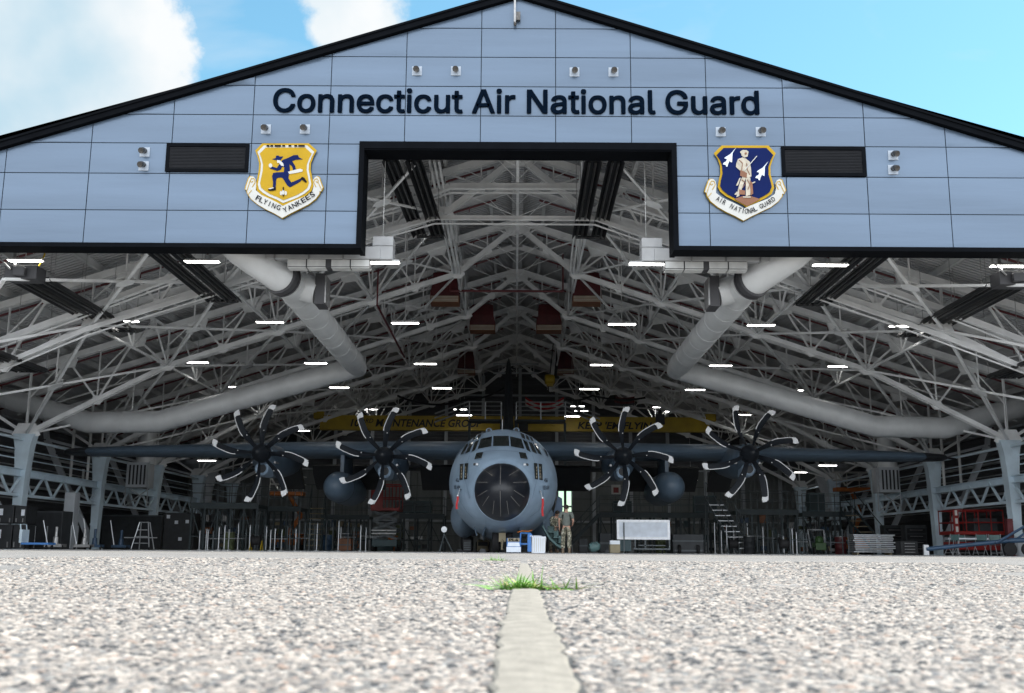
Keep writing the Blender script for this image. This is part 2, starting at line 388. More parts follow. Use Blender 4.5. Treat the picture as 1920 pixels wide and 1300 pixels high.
# sealed expansion joint running away from the camera
def joint():
    mb = MB(); n = 120; rnd = random.Random(5)
    ys = [.25 + (6.3-.25)*(i/n)**1.8 for i in range(n+1)]
    pts = []
    for y in ys:
        c = joint_x(y); h = joint_half(y); e1 = rnd.gauss(0, .0013); e2 = rnd.gauss(0, .0016)
        e3 = rnd.uniform(-.0006, .0006); pts.append([(c-h-.003+e1, y, .0015), (c-h+e1, y, .0034+e3), (c-h*.3, y, .0042), (c+h*.35, y, .0041+e3), (c+h+e2, y, .0032), (c+h+.003+e2, y, .0012)])
    for i in range(n):
        for k in range(5):
            mb.add([pts[i][k], pts[i][k+1], pts[i+1][k+1], pts[i+1][k]], [(0, 1, 2, 3)])
    o = mb.build('expansion_joint', 'sealant', smooth=True); tag(o, 'straight strip of pale sealant in the joint between apron slabs', kind='structure')
    mb = MB()
    for i in range(n):
        a, b = pts[i], pts[i+1]
        if rnd.random() < .72: mb.add([(a[5][0]-.002, a[5][1], .0010), (a[5][0]+rnd.uniform(.002, .007), a[5][1], .0010), (b[5][0]+rnd.uniform(.002, .007), b[5][1], .0010), (b[5][0]-.002, b[5][1], .0010)], [(0, 1, 2, 3)])
        if rnd.random() < .3: mb.add([(a[0][0]+.001, a[0][1], .0010), (a[0][0]-rnd.uniform(.001, .004), a[0][1], .0010), (b[0][0]-rnd.uniform(.001, .004), b[0][1], .0010), (b[0][0]+.001, b[0][1], .0010)], [(0, 1, 2, 3)])
    # cross joints further off
    for yj, hw in ((7.6, .03), (13.5, .03), (19.5, .03), (25.5, .03)):
        mb.add([(-40, yj-hw, .0015), (40, yj-hw, .0015), (40, yj+hw, .0015), (-40, yj+hw, .0015)], [(0, 1, 2, 3)])
    tag(mb.build('joint_gap', 'joint_dark'), 'dark open gap along the edge of the joint', kind='structure')
joint()
# ------------------------------------------------------------------ grass
M('grass', (.12, .30, .03), .6, 0, .35, 25)
M('grass_dry', (.42, .40, .14), .7, 0, .3, 25)
def tuft(name, label, cx, cy, n, hmax, spread, seed, arms=0):
    rnd = random.Random(seed); mb = MB()
    def blade(x, y, a, ln, lift, wd, mi):
        m = 7; L = []; Rr = []
        for i in range(m+1):
            t = i/m; rr = ln*(t*(.35+.65*(1-lift)) + .25*t*t*(1-lift)); zz = ln*lift*(t*1.25 - .42*t*t*(1.2 - lift)) 
            p = Vector((x+math.cos(a)*rr, y+math.sin(a)*rr, max(.001, zz)))
            w_ = wd*(1-t**1.6)+.0001; s_ = Vector((-math.sin(a), math.cos(a), 0))
            L.append(p+s_*w_/2); Rr.append(p-s_*w_/2 + Vector((0, 0, w_*.3)))
        for i in range(m): mb.add([L[i], Rr[i], Rr[i+1], L[i+1]], [(0, 1, 2, 3)], mi)
    for i in range(n):
        a = rnd.random()*6.283; k = rnd.random()
        blade(cx+rnd.gauss(0, spread*.36)*(1 if rnd.random() < .8 else 1.6), cy+rnd.gauss(0, spread*.14), a, rnd.uniform(.5, 1)*hmax*1.35, rnd.uniform(.12, .85)*(1-.45*k), rnd.uniform(.0020, .0042), 0 if rnd.random() < .86 else 1)
    for i in range(arms):
        a = rnd.uniform(-.25, .35) if i % 2 == 0 else math.pi+rnd.uniform(-.3, .2)
        blade(cx+rnd.gauss(0, spread*.5), cy+rnd.gauss(0, .006), a, hmax*rnd.uniform(1.5, 2.3), rnd.uniform(.08, .3), .0030, rnd.random() < .4)
    o = mb.build(name, ['grass', 'grass_dry'], recalc=False); return tag(o, label, 'grass tuft')
gx = at(992, 1096, 2.1).x
tuft('grass_tuft', 'bright green grass tuft growing across the pale joint strip', gx-.008, 2.1, 210, .045, .060, 11, 18)
tuft('grass_tuft', 'lone grass sprig lying out to the side of the large tuft', gx+.062, 2.12, 22, .040, .035, 12, 12)
tuft('grass_tuft', 'tiny far grass sprig between the big tuft and the hangar', at(934, 1045, 9.0).x, 8.2, 60, .06, .12, 13, 8)
# ------------------------------------------------------------------ hangar: gable wall
def clip(poly, nx, nz, c):        # keep nx*x + nz*z <= c
    out = []
    for i in range(len(poly)):
        a, b = poly[i], poly[(i+1) % len(poly)]
        da = nx*a[0]+nz*a[1]-c; db = nx*b[0]+nz*b[1]-c
        if da <= 0: out.append(a)
        if (da < 0 < db) or (db < 0 < da):
            t = da/(da-db); out.append((a[0]+(b[0]-a[0])*t, a[1]+(b[1]-a[1])*t))
    return out
ZPK = at(966, -2, ZF).z                        # underside of the rake trim at the peak
pl = at(0, 282, ZF); SL = (ZPK - pl.z)/abs(pl.x)
ZL = at(966, 461, ZF).z; ZN = at(966, 270, ZF).z     # lower head, notch head
XN = abs(at(668, 370, ZF).x); XN = (XN + at(1263, 370, ZF).x)/2
print('FACADE', 'peak', ZPK, 'slope', SL, 'low', ZL, 'notch', ZN, XN)
XS = [0]
for d in (70.5, 212.5, 354, 498, 647.5, 798, 955):
    XS.append((at(966+d, 235, ZF).x - at(966-d, 235, ZF).x)/2)
XS = XS[1:] + [XS[-1]+3, XS[-1]+6.0]
cols = sorted([-x for x in XS] + XS)
rows = [ZL] + [at(966, y, ZF).z for y in (398, 329, 272, 218, 163, 108, 54)] + [ZPK+.5]
hangar = thing('hangar', 'big white-trussed aircraft hangar with blue-grey panel gable and wide open front', 'hangar', (0, ZF, 0))
HY = ZF
def hb(mb, name, mats, parent=None, **k):      # a part of the hangar: geometry is written in world space, origin stays at the hangar's base
    mb.v = [(x, y-HY, z) for x, y, z in mb.v]
    return mb.build(name, mats, parent or hangar, **k)
mb = MB(); bk = MB(); rnd = random.Random(2); gp = .013
for i in range(len(cols)-1):
    for j in range(len(rows)-1):
        x0, x1, z0, z1 = cols[i]+gp, cols[i+1]-gp, rows[j]+(gp if j else 0), rows[j+1]-gp
        cells = [(x0, x1, z0, z1)]
        zc = (z0+z1)/2
        if zc < ZN and x0 < XN and x1 > -XN:
            cells = []
            if x0 < -XN: cells.append((x0, -XN, z0, z1))
            if x1 > XN: cells.append((XN, x1, z0, z1))
        for a, b, c, d in cells:
            p = [(a, c), (b, c), (b, d), (a, d)]
            p = clip(p, SL, 1, ZPK-.02); p = clip(p, -SL, 1, ZPK-.02)
            if len(p) < 3: continue
            cx = sum(q[0] for q in p)/len(p); cz = sum(q[1] for q in p)/len(p)
            ta, tb = rnd.uniform(-.0022, .0022), rnd.uniform(-.003, .003)
            # slightly dished sheet metal panel: rim and raised middle
            rim = [(x, ZF + (x-cx)*ta + (z-cz)*tb, z) for x, z in p]
            inn = [(cx+(x-cx)*.90, ZF - .012 + (x-cx)*ta + (z-cz)*tb, cz+(z-cz)*.82) for x, z in p]
            m_ = len(p); fs = [tuple(range(m_, 2*m_))] + [(k, (k+1) % m_, (k+1) % m_+m_, k+m_) for k in range(m_)]
            bkp = [(x, ZF+.05, z) for x, z in p]
            mb.add(rim+inn+bkp, fs + [(k, k+2*m_, (k+1) % m_+2*m_, (k+1) % m_) for k in range(m_)])
front = hb(mb, 'cladding', 'clad', smooth=True)
front['label'] = 'blue-grey metal panels of the gable with thin dark seams'
# structural wall behind the panels
w_ = MB()
top = lambda x: ZPK+.25-SL*abs(x)
for s in (-1, 1):
    w_.plate([(s*XN, ZF+.06, ZL), (s*27, ZF+.06, ZL), (s*27, ZF+.06, top(27)), (s*XN, ZF+.06, top(XN))], (0, .5, 0))
w_.plate([(-XN, ZF+.06, ZN), (XN, ZF+.06, ZN), (XN, ZF+.06, top(XN)), (0, ZF+.06, top(0)), (-XN, ZF+.06, top(XN))], (0, .5, 0))
hb(w_, 'gable_wall', 'seam')
# rake trim
for s in (-1, 1):
    t = MB(); th = .22
    t.plate([(0, ZF-.16, ZPK), (s*28, ZF-.16, ZPK-SL*28), (s*28, ZF-.16, ZPK+th-SL*28), (0, ZF-.16, ZPK+th)], (0, .9, 0))
    t.plate([(0, ZF-.20, ZPK+th-.05), (s*28, ZF-.20, ZPK+th-.05-SL*28), (s*28, ZF-.20, ZPK+th+.02-SL*28), (0, ZF-.20, ZPK+th+.02)], (0, .98, 0))
    hb(t, 'rake_trim', 'black_trim')
# head trims around the opening
for s in (-1, 1):
    t = MB(); a, b = sorted((s*(XN-.12), s*28)); a2, b2 = sorted((s*(XN-.12), s*(XN+.03)))
    t.box((a, ZF-.10, ZL-.13), (b, ZF+.62, ZL)); t.box((a2, ZF-.10, ZL), (b2, ZF+.85, ZN-.2))
    t.box((a2-.0, ZF+.62, ZL-.10), (b2, ZF+.85, ZL))
    t.box((min(a,b), ZF+.0, ZL-.10), (max(a,b), ZF+.06, ZL-.0)) if False else None
    hb(t, 'opening_trim', 'black_trim')
t = MB(); t.box((-XN-.03, ZF-.10, ZN-.2), (XN+.03, ZF+.85, ZN+.02)); t.box((-XN+.1, ZF-.06, ZN-.24), (XN-.1, ZF-.02, ZN-.2))
hb(t, 'opening_trim', 'black_trim')
# side leaves of the open front (outside the picture)
for s in (-1, 1):
    t = MB(); a, b = sorted((s*22.8, s*27)); t.box((a, ZF+.05, 0), (b, ZF+.6, ZL-.16)); hb(t, 'jamb_wall', 'clad')
# louvred vents in the gable
for (xa, ya, xb, yb) in ((312, 271, 467, 323), (1465, 277, 1622, 331)):
    p, q = at(xa, yb, ZF), at(xb, ya, ZF); q2 = at(xb, yb, ZF); p2 = at(xa, ya, ZF)
    x0, x1 = (p.x+p2.x)/2, (q.x+q2.x)/2; z0, z1 = p.z, q.z
    f_ = MB(); e = .10
    for a in ((x0, z0, x1, z0+e), (x0, z1-e, x1, z1), (x0, z0+e, x0+e, z1-e), (x1-e, z0+e, x1, z1-e)):
        f_.box((a[0], ZF-.07, a[1]), (a[2], ZF+.03, a[3]))
    f_.box((x0+e, ZF-.016, z0+e), (x1-e, ZF+.02, z1-e))
    vent = hb(f_, 'gable_vent', 'black_trim')
    l = MB(); n = 15
    for k in range(n):
        z = z0+e+(z1-z0-2*e)*(k+.5)/n; l.add([(x0+e, ZF-.055, z-.03), (x1-e, ZF-.055, z-.03), (x1-e, ZF-.02, z+.03), (x0+e, ZF-.02, z+.03), (x0+e, ZF-.055, z-.018), (x1-e, ZF-.055, z-.018), (x1-e, ZF-.02, z+.042), (x0+e, ZF-.02, z+.042)],
              [(0,1,2,3),(7,6,5,4),(0,4,5,1),(2,6,7,3)])
    l.v = [(x, y-HY, z) for x, y, z in l.v]
    l.build('louvre', 'slat', vent)
# sprinkler stub at the peak
# ------------------------------------------------------------------ big lettering
mb = MB(); P0, P1 = at(513, 212, ZF), at(1422, 213, ZF); zt = at(966, 170, ZF).z; zb = at(966, 213.5, ZF).z
vs, fs = text_polys('Connecticut Air National Guard', ext=.02)
x0 = min(v.x for v in vs); x1 = max(v.x for v in vs)
v3, _ = text_polys('C'); cb_, ct_ = min(v.y for v in v3), max(v.y for v in v3)
for q, (du, dv) in enumerate(((0, 0), (-.015, .0), (.015, .0), (0, .011), (0, -.011), (-.011, .009), (.011, -.009), (.011, .009), (-.011, -.009))):   # stroke weight of the cut letters
    mb.add([(P0.x+(P1.x-P0.x)*(v.x+du-x0)/(x1-x0), ZF-.045-q*.0015-v.z, zb+(zt-zb)*(v.y+dv-cb_)/(ct_-cb_)) for v in vs], fs)
o = mb.build('wall_lettering', 'letter', recalc=False)
tag(o, 'large dark raised words Connecticut Air National Guard across the gable', 'lettering')
# ------------------------------------------------------------------ shield emblems
def emblem(name, label, layers, ox, oy, k, texts):
    # layers: (material, level, polygon in crop pixels)
    root = thing(name, label, 'emblem', (at(ox+650/k, oy+650/k, ZF).x, ZF, 0)); rx = root.location.x
    P = lambda x, y, Y: at(ox+x/k, oy+y/k, Y)
    def lay(part, mat, lev, polys, parent, thick=.012):
        m = MB(); Y = ZF-.10-lev*.012
        for pi, pg in enumerate(polys):
            q = [P(x, y, Y-pi*.0011) for x, y in pg]; m.plate(q, (0, thick, 0))
        m.v = [(x-rx, y-ZF, z) for x, y, z in m.v]
        return m.build(part, mat, parent)
    made = {}
    for part, mat, lev, polys, par in layers:
        made[part] = lay(part, mat, lev, polys, made.get(par, root), .07 if lev == 0 else .012)
    m = MB()
    for s, pts, h in texts:
        # pts: start, mid, end of the baseline in crop pixels (quadratic)
        n = len(s); A, B, C = [Vector(p) for p in pts]
        for i, ch in enumerate(s):
            if ch == ' ': continue
            t = (i+.5)/n; p = A*(1-t)**2+B*2*t*(1-t)+C*t*t; d = ((B-A)*(1-t)+(C-B)*t).normalized()
            wch = (C-A).length/n*.84
            if ch == 'I': wch *= .22
            up = Vector((d.y, -d.x))
            text_into(m, ch, lambda u, v, w_: P(p.x+d.x*(u-.5)*wch+up.x*v*h, p.y+d.y*(u-.5)*wch+up.y*v*h, ZF-.10-3.6*.012), bold=.01, font='x')
    m.v = [(x-rx, y-ZF, z) for x, y, z in m.v]
    m.build('motto_lettering', 'ink', root, recalc=False)
    return root
def scale(pg, c, s): return [(c[0]+(x-c[0])*s, c[1]+(y-c[1])*s) for x, y in pg]
def disc(cx, cy, rx, ry, n=14): return [(cx+rx*math.cos(2*math.pi*i/n), cy+ry*math.sin(2*math.pi*i/n)) for i in range(n)]
def stroke(pts, w0, w1=None):
    w1 = w1 or w0; L = []; Rr = []
    for i, p in enumerate(pts):
        a = Vector(pts[max(0, i-1)]); b = Vector(pts[min(len(pts)-1, i+1)]); d = (b-a).normalized(); nrm = Vector((-d.y, d.x)); ww = (w0+(w1-w0)*i/(len(pts)-1))/2
        L.append(tuple(Vector(p)+nrm*ww)); Rr.append(tuple(Vector(p)-nrm*ww))
    return L+Rr[::-1]
sh = [(335,320),(905,318),(1000,405),(965,470),(930,560),(925,640),(945,740),(960,830),(935,900),(870,955),(780,1005),(690,1040),(590,1078),(500,1030),(400,990),(320,940),(270,895),(256,830),(275,740),(293,650),(298,560),(275,470),(250,405)]
scroll = [(130,880),(140,840),(172,745),(195,722),(232,725),(252,750),(262,800),(258,890),(330,950),(440,1000),(520,1040),(588,1082),(660,1045),(760,1003),(870,960),(945,905),(962,840),(955,770),(972,735),(1000,722),(1030,738),(1045,790),(1072,858),(1050,905),(1034,900),(1030,935),(985,995),(900,1062),(780,1122),(680,1172),(580,1228),(480,1170),(380,1122),(280,1062),(200,995),(158,930),(152,892)]
c0 = (605, 650)
curl = [stroke([(205,890),(165,940)], 6), stroke([(215,850),(250,790),(236,748),(205,745),(188,775),(205,795),(222,778)], 8), stroke([(990,850),(962,790),(975,755),(1005,748),(1020,775),(1005,795),(990,780)], 8), stroke([(150,890),(188,770)], 6), stroke([(1058,880),(1015,790)], 6)]
runner = [[(455,510),(500,498),(505,470),(530,465),(548,480),(590,478),(570,510),(552,528),(500,522)],
          [(585,520),(640,500),(720,462),(768,460),(785,490),(828,512),(740,520),(700,535),(735,590),(748,640),(715,652),(700,600),(668,570),(672,640),(660,700),(655,745),(690,795),(740,775),(800,748),(815,762),(800,785),(720,830),(672,855),(640,830),(590,750),(575,735),(520,738),(505,760),(500,850),(465,850),(468,790),(455,720),(470,680),(510,672),(600,668),(605,610),(580,600),(560,640),(520,655),(430,625),(448,600),(515,618),(545,570)]]
boots = [[(468,850),(500,850),(500,888),(440,898),(402,888),(420,872),(455,872)], [(800,750),(820,726),(845,735),(880,785),(868,798),(830,770)]]
whites = [disc(436,588,22,26), [(650,665),(740,640),(800,628),(830,640),(825,662),(745,680),(665,692)], [(515,522),(550,525),(590,560),(600,598),(565,590),(540,555),(520,560)], disc(592,915,14,42), disc(565,925,14,26), disc(622,925,14,26), [(410,868),(470,855),(480,862),(430,878)]]
emblem('unit_emblem', 'yellow shield with a running blue-coated man above a FLYING YANKEES scroll', [
    ('scroll_edge', 'gold', 0, [scale(scroll, (600, 970), 1.022)], None),
    ('shield', 'gold', 0.2, [sh], None),
    ('scroll', 'cream', 1.4, [scroll], None), ('scroll_curl', 'gold', 2.4, curl, 'scroll'),
    ('shield_border', 'cream', 1.8, [scale(sh, c0, .925)], 'shield'),
    ('shield_field', 'gold', 2.8, [scale(sh, c0, .845)], 'shield'),
    ('runner', 'navy', 3.8, runner, 'shield'), ('black_mark', 'ink', 4.8, boots + [[(388+dx, 338), (388+dx+w2, 338), (388+dx+w2, 358), (388+dx, 358)] for dx, w2 in ((0, 34), (46, 34), (98, 78), (192, 34), (268, 34), (338, 34), (386, 80))] + [disc(592, 870, 8, 24, 8), disc(592, 955, 6, 16, 8)], 'shield'),
    ('pale_detail', 'cream', 4.3, whites, 'shield')], 440, 220, 6.5,
    [('FLYING', [(248, 1000), (370, 1075), (555, 1140)], 62), ('YANKEES', [(600, 1168), (800, 1080), (990, 950)], 62)])
sh2 = [(x+10*(y > 600)+0, y+28) for x, y in sh]
sh2 = [(345,345),(915,345),(1005,440),(972,505),(940,600),(942,700),(968,790),(985,860),(955,935),(880,985),(790,1030),(715,1065),(655,1102),(590,1060),(490,1010),(400,965),(325,905),(298,850),(308,780),(330,690),(325,590),(298,510),(250,440)]
scroll2 = [(x+32+(x-600)*.04, y+32) for x, y in scroll]
c2 = (640, 690)
jet = lambda dx, dy: [(520+dx,372+dy),(478+dx,440+dy),(472+dx,550+dy),(452+dx,545+dy),(445+dx,530+dy),(425+dx,565+dy),(415+dx,604+dy),(400+dx,600+dy),(396+dx,582+dy),(360+dx,575+dy),(372+dx,552+dy),(398+dx,540+dy),(410+dx,512+dy),(378+dx,500+dy),(388+dx,488+dy),(450+dx,450+dy)]
statue = [disc(622,425,52,24), [(575,420),(600,400),(650,400),(672,425),(660,480),(620,492),(590,470)], [(545,510),(600,490),(640,505),(690,545),(705,640),(708,720),(655,750),(600,720),(575,700),(580,660),(520,605),(525,560)], [(600,715),(640,740),(600,850),(560,960),(525,975),(545,880),(570,790)], [(640,740),(695,735),(700,850),(695,950),(640,960),(640,850)], [(520,835),(545,830),(580,735),(560,745)], [(500,940),(530,905),(545,925),(520,948)], [(605,965),(700,965),(700,980),(605,980)], [(700,800),(755,782),(755,795),(712,815)]]
sdark = [[(575,640),(655,680),(650,740),(570,715)], [(560,880),(632,895),(630,945),(560,940)], [(690,770),(720,800),(730,930),(700,955)], stroke([(560,520),(600,560),(590,640)], 8), stroke([(650,560),(660,640),(690,700)], 7), disc(640,440,14,12), stroke([(590,760),(640,800),(600,860)], 8), stroke([(660,760),(690,820),(665,880)], 8)]
emblem('service_emblem', 'dark blue shield with a stone soldier and two jets above an AIR NATIONAL GUARD scroll', [
    ('scroll_edge', 'gold', 0, [scale(scroll2, (632, 1000), 1.022)], None),
    ('shield', 'gold', 0.2, [sh2], None), ('scroll', 'cream', 1.4, [scroll2], None), ('scroll_curl', 'gold', 2.4, [[(x+32+(x-600)*.04, y+32) for x, y in c] for c in curl], 'scroll'),
    ('shield_field', 'navy', 2.2, [scale(sh2, c2, .915)], 'shield'), ('mound', 'brown', 3.2, [[(500,995),(600,962),(705,962),(815,998),(740,1040),(655,1082),(575,1040)]], 'shield'),
    ('soldier_figure', 'stone', 4.2, statue, 'shield'), ('soldier_shading', 'brown', 5.4, sdark, 'shield'),
    ('musket', 'cream', 6.4, [stroke([(775, 472), (700, 560), (620, 650)], 9)], 'shield'),
    ('jet', 'sign_white', 4.0, [jet(0, 0), jet(395, 165)], 'shield')], 1300, 220, 6.5,
    [('AIR', [(270, 1010), (320, 1040), (385, 1075)], 62), ('NATIONAL', [(430, 1095), (640, 1235), (790, 1130)], 62), ('GUARD', [(815, 1118), (925, 1080), (1008, 1003)], 56)])
# ------------------------------------------------------------------ wall floodlights / horns on the gable
def wall_light(px, py, label, side):
    p = at(px, py, ZF); r = thing('wall_floodlight', label, 'floodlight', (p.x, ZF-.014, p.z), 'floodlights on the gable wall')
    m = MB(); m.box((-.15, -.02, -.15), (.15, 0, .15)); m.build('mounting_plate', 'plate_paint', r, bevel=.01)
    ax = Vector((side*.45, -1, -.55)).normalized()
    m = MB(); m.lathe((0, -.03, .03), (0, -1, -.1), [(0, .08), (.08, .08), (.11, .06), (.14, .03)], 16); m.build('swivel_mount', 'camcase', r, smooth=True)
    m = MB(); c = Vector((0, -.15, .01))
    m.lathe(c-ax*.10, ax, [(0, .03), (.03, .06), (.10, .085), (.20, .095), (.23, .09), (.225, .08)], 18); h = m.build('lamp_housing', 'camcase', r, smooth=True)
    m = MB(); m.lathe(c+ax*.108, ax, [(0, .08), (.006, .075)], 16); m.build('lens', 'glass', h, loc=None)
    return r
FL = [(782, 134, 'first of four floodlights above the lettering, above the first c of Connecticut', -.2), (855, 134, 'second of four floodlights above the lettering, above the u t of Connecticut', -.1),
      (1077, 136, 'third of four floodlights above the lettering, above the word National', .1), (1150, 136, 'fourth of four floodlights above the lettering, nearest the word Guard', .2),
      (499, 243, 'floodlight above the upper corner of the yellow emblem next to the louvred vent', -.3), (572, 243, 'floodlight above the upper corner of the yellow emblem next to the lettering', -.3),
      (1351, 248, 'floodlight above the blue emblem on the side under the word Guard', .3), (1426, 248, 'floodlight above the blue emblem on the side towards the vent', .6),
      (272, 286, 'upper floodlight of the pair beside the vent near the yellow emblem', -.7), (270, 312, 'lower floodlight of the pair beside the vent near the yellow emblem', -.7),
      (1674, 292, 'upper floodlight of the pair beside the vent near the blue emblem', .9), (1674, 319, 'lower floodlight of the pair beside the vent near the blue emblem', .9)]
for a in FL: wall_light(*a)
p = at(966, 20, ZF)
r = thing('lightning_rod_bracket', 'thin metal bracket with hook hanging under the gable peak', 'bracket', (p.x, ZF-.014, p.z-.35))
m = MB(); m.box((-.04, -.14, -.1), (.02, -.1, .85)); m.box((-.2, -.14, .78), (.02, -.02, .84)); m.build('rod', 'galv', r)
m = MB(); m.box((.03, -.16, -.05), (.16, -.04, .22)); m.lathe((.0, -.1, -.22), (0, 0, 1), [(0, .03), (.06, .05), (.14, .04)], 10); m.build('sensor', 'camcase', r)
# ------------------------------------------------------------------ hangar: roof, walls
YB = 86.0
RP = 15.35; RS = SL                         # interior roof underside z = RP - RS*|x|
roof = lambda x: RP-RS*abs(x)
def quad(mb, pts, mi=0): mb.add(pts, [(0, 1, 2, 3)], mi)
for s in (-1, 1):
    m = MB(); m.plate([(0, ZF+.6, RP), (s*27, ZF+.6, roof(27)), (s*27, ZF+.6, roof(27)+.25), (0, ZF+.6, RP+.25)], (0, YB+1-ZF-.6, 0)); hb(m, 'roof_deck', 'deck')
    m = MB(); a, b = sorted((s*26.6, s*27)); m.box((a, ZF+.6, 0), (b, YB+.9, roof(27))); hb(m, 'side_wall', 'wall')
    # horizontal girts and conduit on the side wall
    m = MB()
    for z in (1.6, 3.3, 5.0, 6.7, 8.4):
        m.bar((s*26.4, ZF+1, z), (s*26.4, YB-.5, z), .2, .12)
    for z in (2.6, 4.1, 4.3, 5.8): m.tube([(s*26.2, ZF+1, z), (s*26.2, YB-.5, z)], .035, 6)
    hb(m, 'wall_girt', 'grey_steel')
    # low inner masonry wall
    m = MB(); a, b = sorted((s*26.0, s*26.3)); m.box((a, ZF+1, 0), (b, YB-.5, 2.1)); hb(m, 'plinth_wall', 'charcoal')
# back wall with a bright doorway (the daylight behind the crew steps)
DX0, DX1, DZ = 3.45, 4.5, 5.15
m = MB()
m.box((-27, YB, 0), (DX0, YB+.4, 6.4)); m.box((DX1, YB, 0), (27, YB+.4, 6.4)); m.box((DX0, YB, DZ), (DX1, YB+.4, 6.4)); m.box((DX0, YB, 0), (DX1, YB+.4, 3.1))
hb(m, 'back_wall', 'back_panel')
m = MB(); m.plate([(-27, YB, 6.4), (27, YB, 6.4), (27, YB, roof(27)), (0, YB, RP), (-27, YB, roof(27))], (0, .4, 0)); hb(m, 'gable_infill', 'wall')
m = MB()
for x in range(-24, 26, 3):
    m.ibeam((x+.3, YB-.25, 0), (x+.3, YB-.25, roof(x+.3)-.3), .25, .25)
for z, hw in ((2.4, 26), (6.5, 26), (8.6, 20.5), (10.6, 14), (12.6, 7.5)): m.bar((-hw, YB-.12, z), (hw, YB-.12, z), .12, .14)
hb(m, 'end_wall_framing', 'grey_steel')
m = MB()
for z in (1.2, 2.2, 3.2, 4.2, 5.2):
    m.box((-18, YB-.035, z), (DX0-.1, YB-.012, z+.03)); m.box((DX1+.1, YB-.035, z), (18, YB-.012, z+.03))
for x in range(-18, 19, 2): m.box((x, YB-.04, .1), (x+.03, YB-.036, 6.2))
hb(m, 'back_wall_seam', 'dark')
m = MB()
for x in (DX0-.08, DX1): m.box((x, YB-.1, 0), (x+.08, YB+.45, DZ+.08))
m.box((DX0, YB-.1, DZ), (DX1, YB+.45, DZ+.08)); m.box((DX0, YB+.1, 3.55), (DX1, YB+.16, 3.68)); m.box((DX0, YB+.1, 2.7), (DX1, YB+.16, 2.74))
hb(m, 'back_door_frame', 'grey_steel')
# longitudinal purlins
m = MB()
for x in (1.15, 2.7, 4.25, 5.8, 7.4, 9.0, 10.6, 12.2, 13.8, 15.4, 17.0, 18.6, 20.2, 21.8, 23.4, 25.0):
    for s in (-1, 1): m.ibeam((s*x, ZF+.7, roof(x)-.16), (s*x, YB-.3, roof(x)-.16), .13, .26, .02)
hb(m, 'purlin', 'purlin')
m = MB(); m.bar((0, ZF+.8, RP-.45), (0, YB-.3, RP-.45), .5, .1); hb(m, 'ridge_cap_liner', 'deck')
# ------------------------------------------------------------------ trusses
YT = [37.55 + 8.6*k for k in range(6)]
tz = lambda x: roof(x)-.55
BC = [(21.5, 4.95), (15.5, 8.03), (10.7, 9.64), (6.5, 11.05), (2.7, 12.33), (0, 14.6)]
def chordline(m, pts, w, h):
    for a, b in zip(pts, pts[1:]):
        m.ibeam((a[0], 0, a[1]), (b[0], 0, b[1]), w, h, .028)
tr0 = MB()
for s in (-1, 1):
    TC = [(0, tz(0))] + [(s*x, tz(x)) for x in (6.5, 12.2, 18.4, 24.6)]
    for a, b in zip(TC, TC[1:]):
        tr0.bar((a[0], -.11, a[1]), (b[0], -.11, b[1]), .10, .26); tr0.bar((a[0], .11, a[1]), (b[0], .11, b[1]), .10, .26)
    bc = [(s*x, z) for x, z in BC]
    for a, b in zip(bc, bc[1:]):
        tr0.bar((a[0], -.10, a[1]), (b[0], -.10, b[1]), .07, .20); tr0.bar((a[0], .10, a[1]), (b[0], .10, b[1]), .07, .20)
        tr0.bar((a[0], 0, a[1]+.1), (b[0], 0, b[1]+.1), .26, .02)
truss = tr0.build('roof_truss', 'white_steel', hangar, loc=(0, YT[0]-HY, 0))
truss['label'] = 'first white steel gable truss right behind the gable wall'
webs = []
def W(a, b, w=.10): webs.append((a, b, w))
plates = []
def mid(a, b, t=.5): return (a[0]+(b[0]-a[0])*t, a[1]+(b[1]-a[1])*t)
for s in (-1, 1):
    for (xa, za), (xb, zb2) in zip(BC[:4], BC[1:5]):
        A, B = (s*xa, za), (s*xb, zb2); C_ = mid(A, B)
        TA, TB, TM = (s*xa, tz(xa)), (s*xb, tz(xb)), (C_[0], tz(C_[0]))
        W(B, TB, .10); W(C_, TM, .07); W(A, mid(TA, TM), .08); W(mid(TA, TM), C_, .08); W(C_, mid(TM, TB), .08); W(mid(TM, TB), B, .08)
        W(mid(A, TA, .55), mid(TA, TM), .05); W(mid(C_, TM, .5), mid(TM, TB), .05)
        plates.append((mid(TA, TM), .50, 'top')); plates.append((mid(TM, TB), .50, 'top')); plates.append((B, .34, 'low')); plates.append((C_, .24, 'low'))
    W((s*21.5, 4.95), (s*21.5, tz(21.5)), .12); W((s*21.5, 4.95), (s*24.6, tz(24.6)), .12); W((s*23, mid((21.5, 4.95), (24.6, tz(24.6)))[1]), (s*23, tz(23)), .07)
    W((s*2.7, 12.33), (s*4.2, tz(4.2)), .07); W((s*2.7, 12.33), (s*2.7, tz(2.7)), .08); W((s*1.35, 13.46), (s*2.7, tz(2.7)), .06); W((s*1.35, 13.46), (s*1.35, tz(1.35)), .06)
    plates.append(((s*21.5, 4.95), .60, 'low')); plates.append(((s*1.35, 13.40), .22, 'hex'))
plates.append(((0, 14.5), .42, 'low')); plates.append(((0, tz(0)), .7, 'top'))
for a, b, w_ in webs:
    m = MB(); g_ = w_*.42
    d = Vector((b[0]-a[0], b[1]-a[1])).normalized(); nrm = Vector((-d.y, d.x))
    m.bar((a[0], -g_*.55, a[1]), (b[0], -g_*.55, b[1]), .02, w_); m.bar((a[0], g_*.55, a[1]), (b[0], g_*.55, b[1]), .02, w_)
    m.bar((a[0]+nrm.x*w_*.4, 0, a[1]+nrm.y*w_*.4), (b[0]+nrm.x*w_*.4, 0, b[1]+nrm.y*w_*.4), g_*1.1, .02)
    m.build('web_member', 'white_steel', truss)
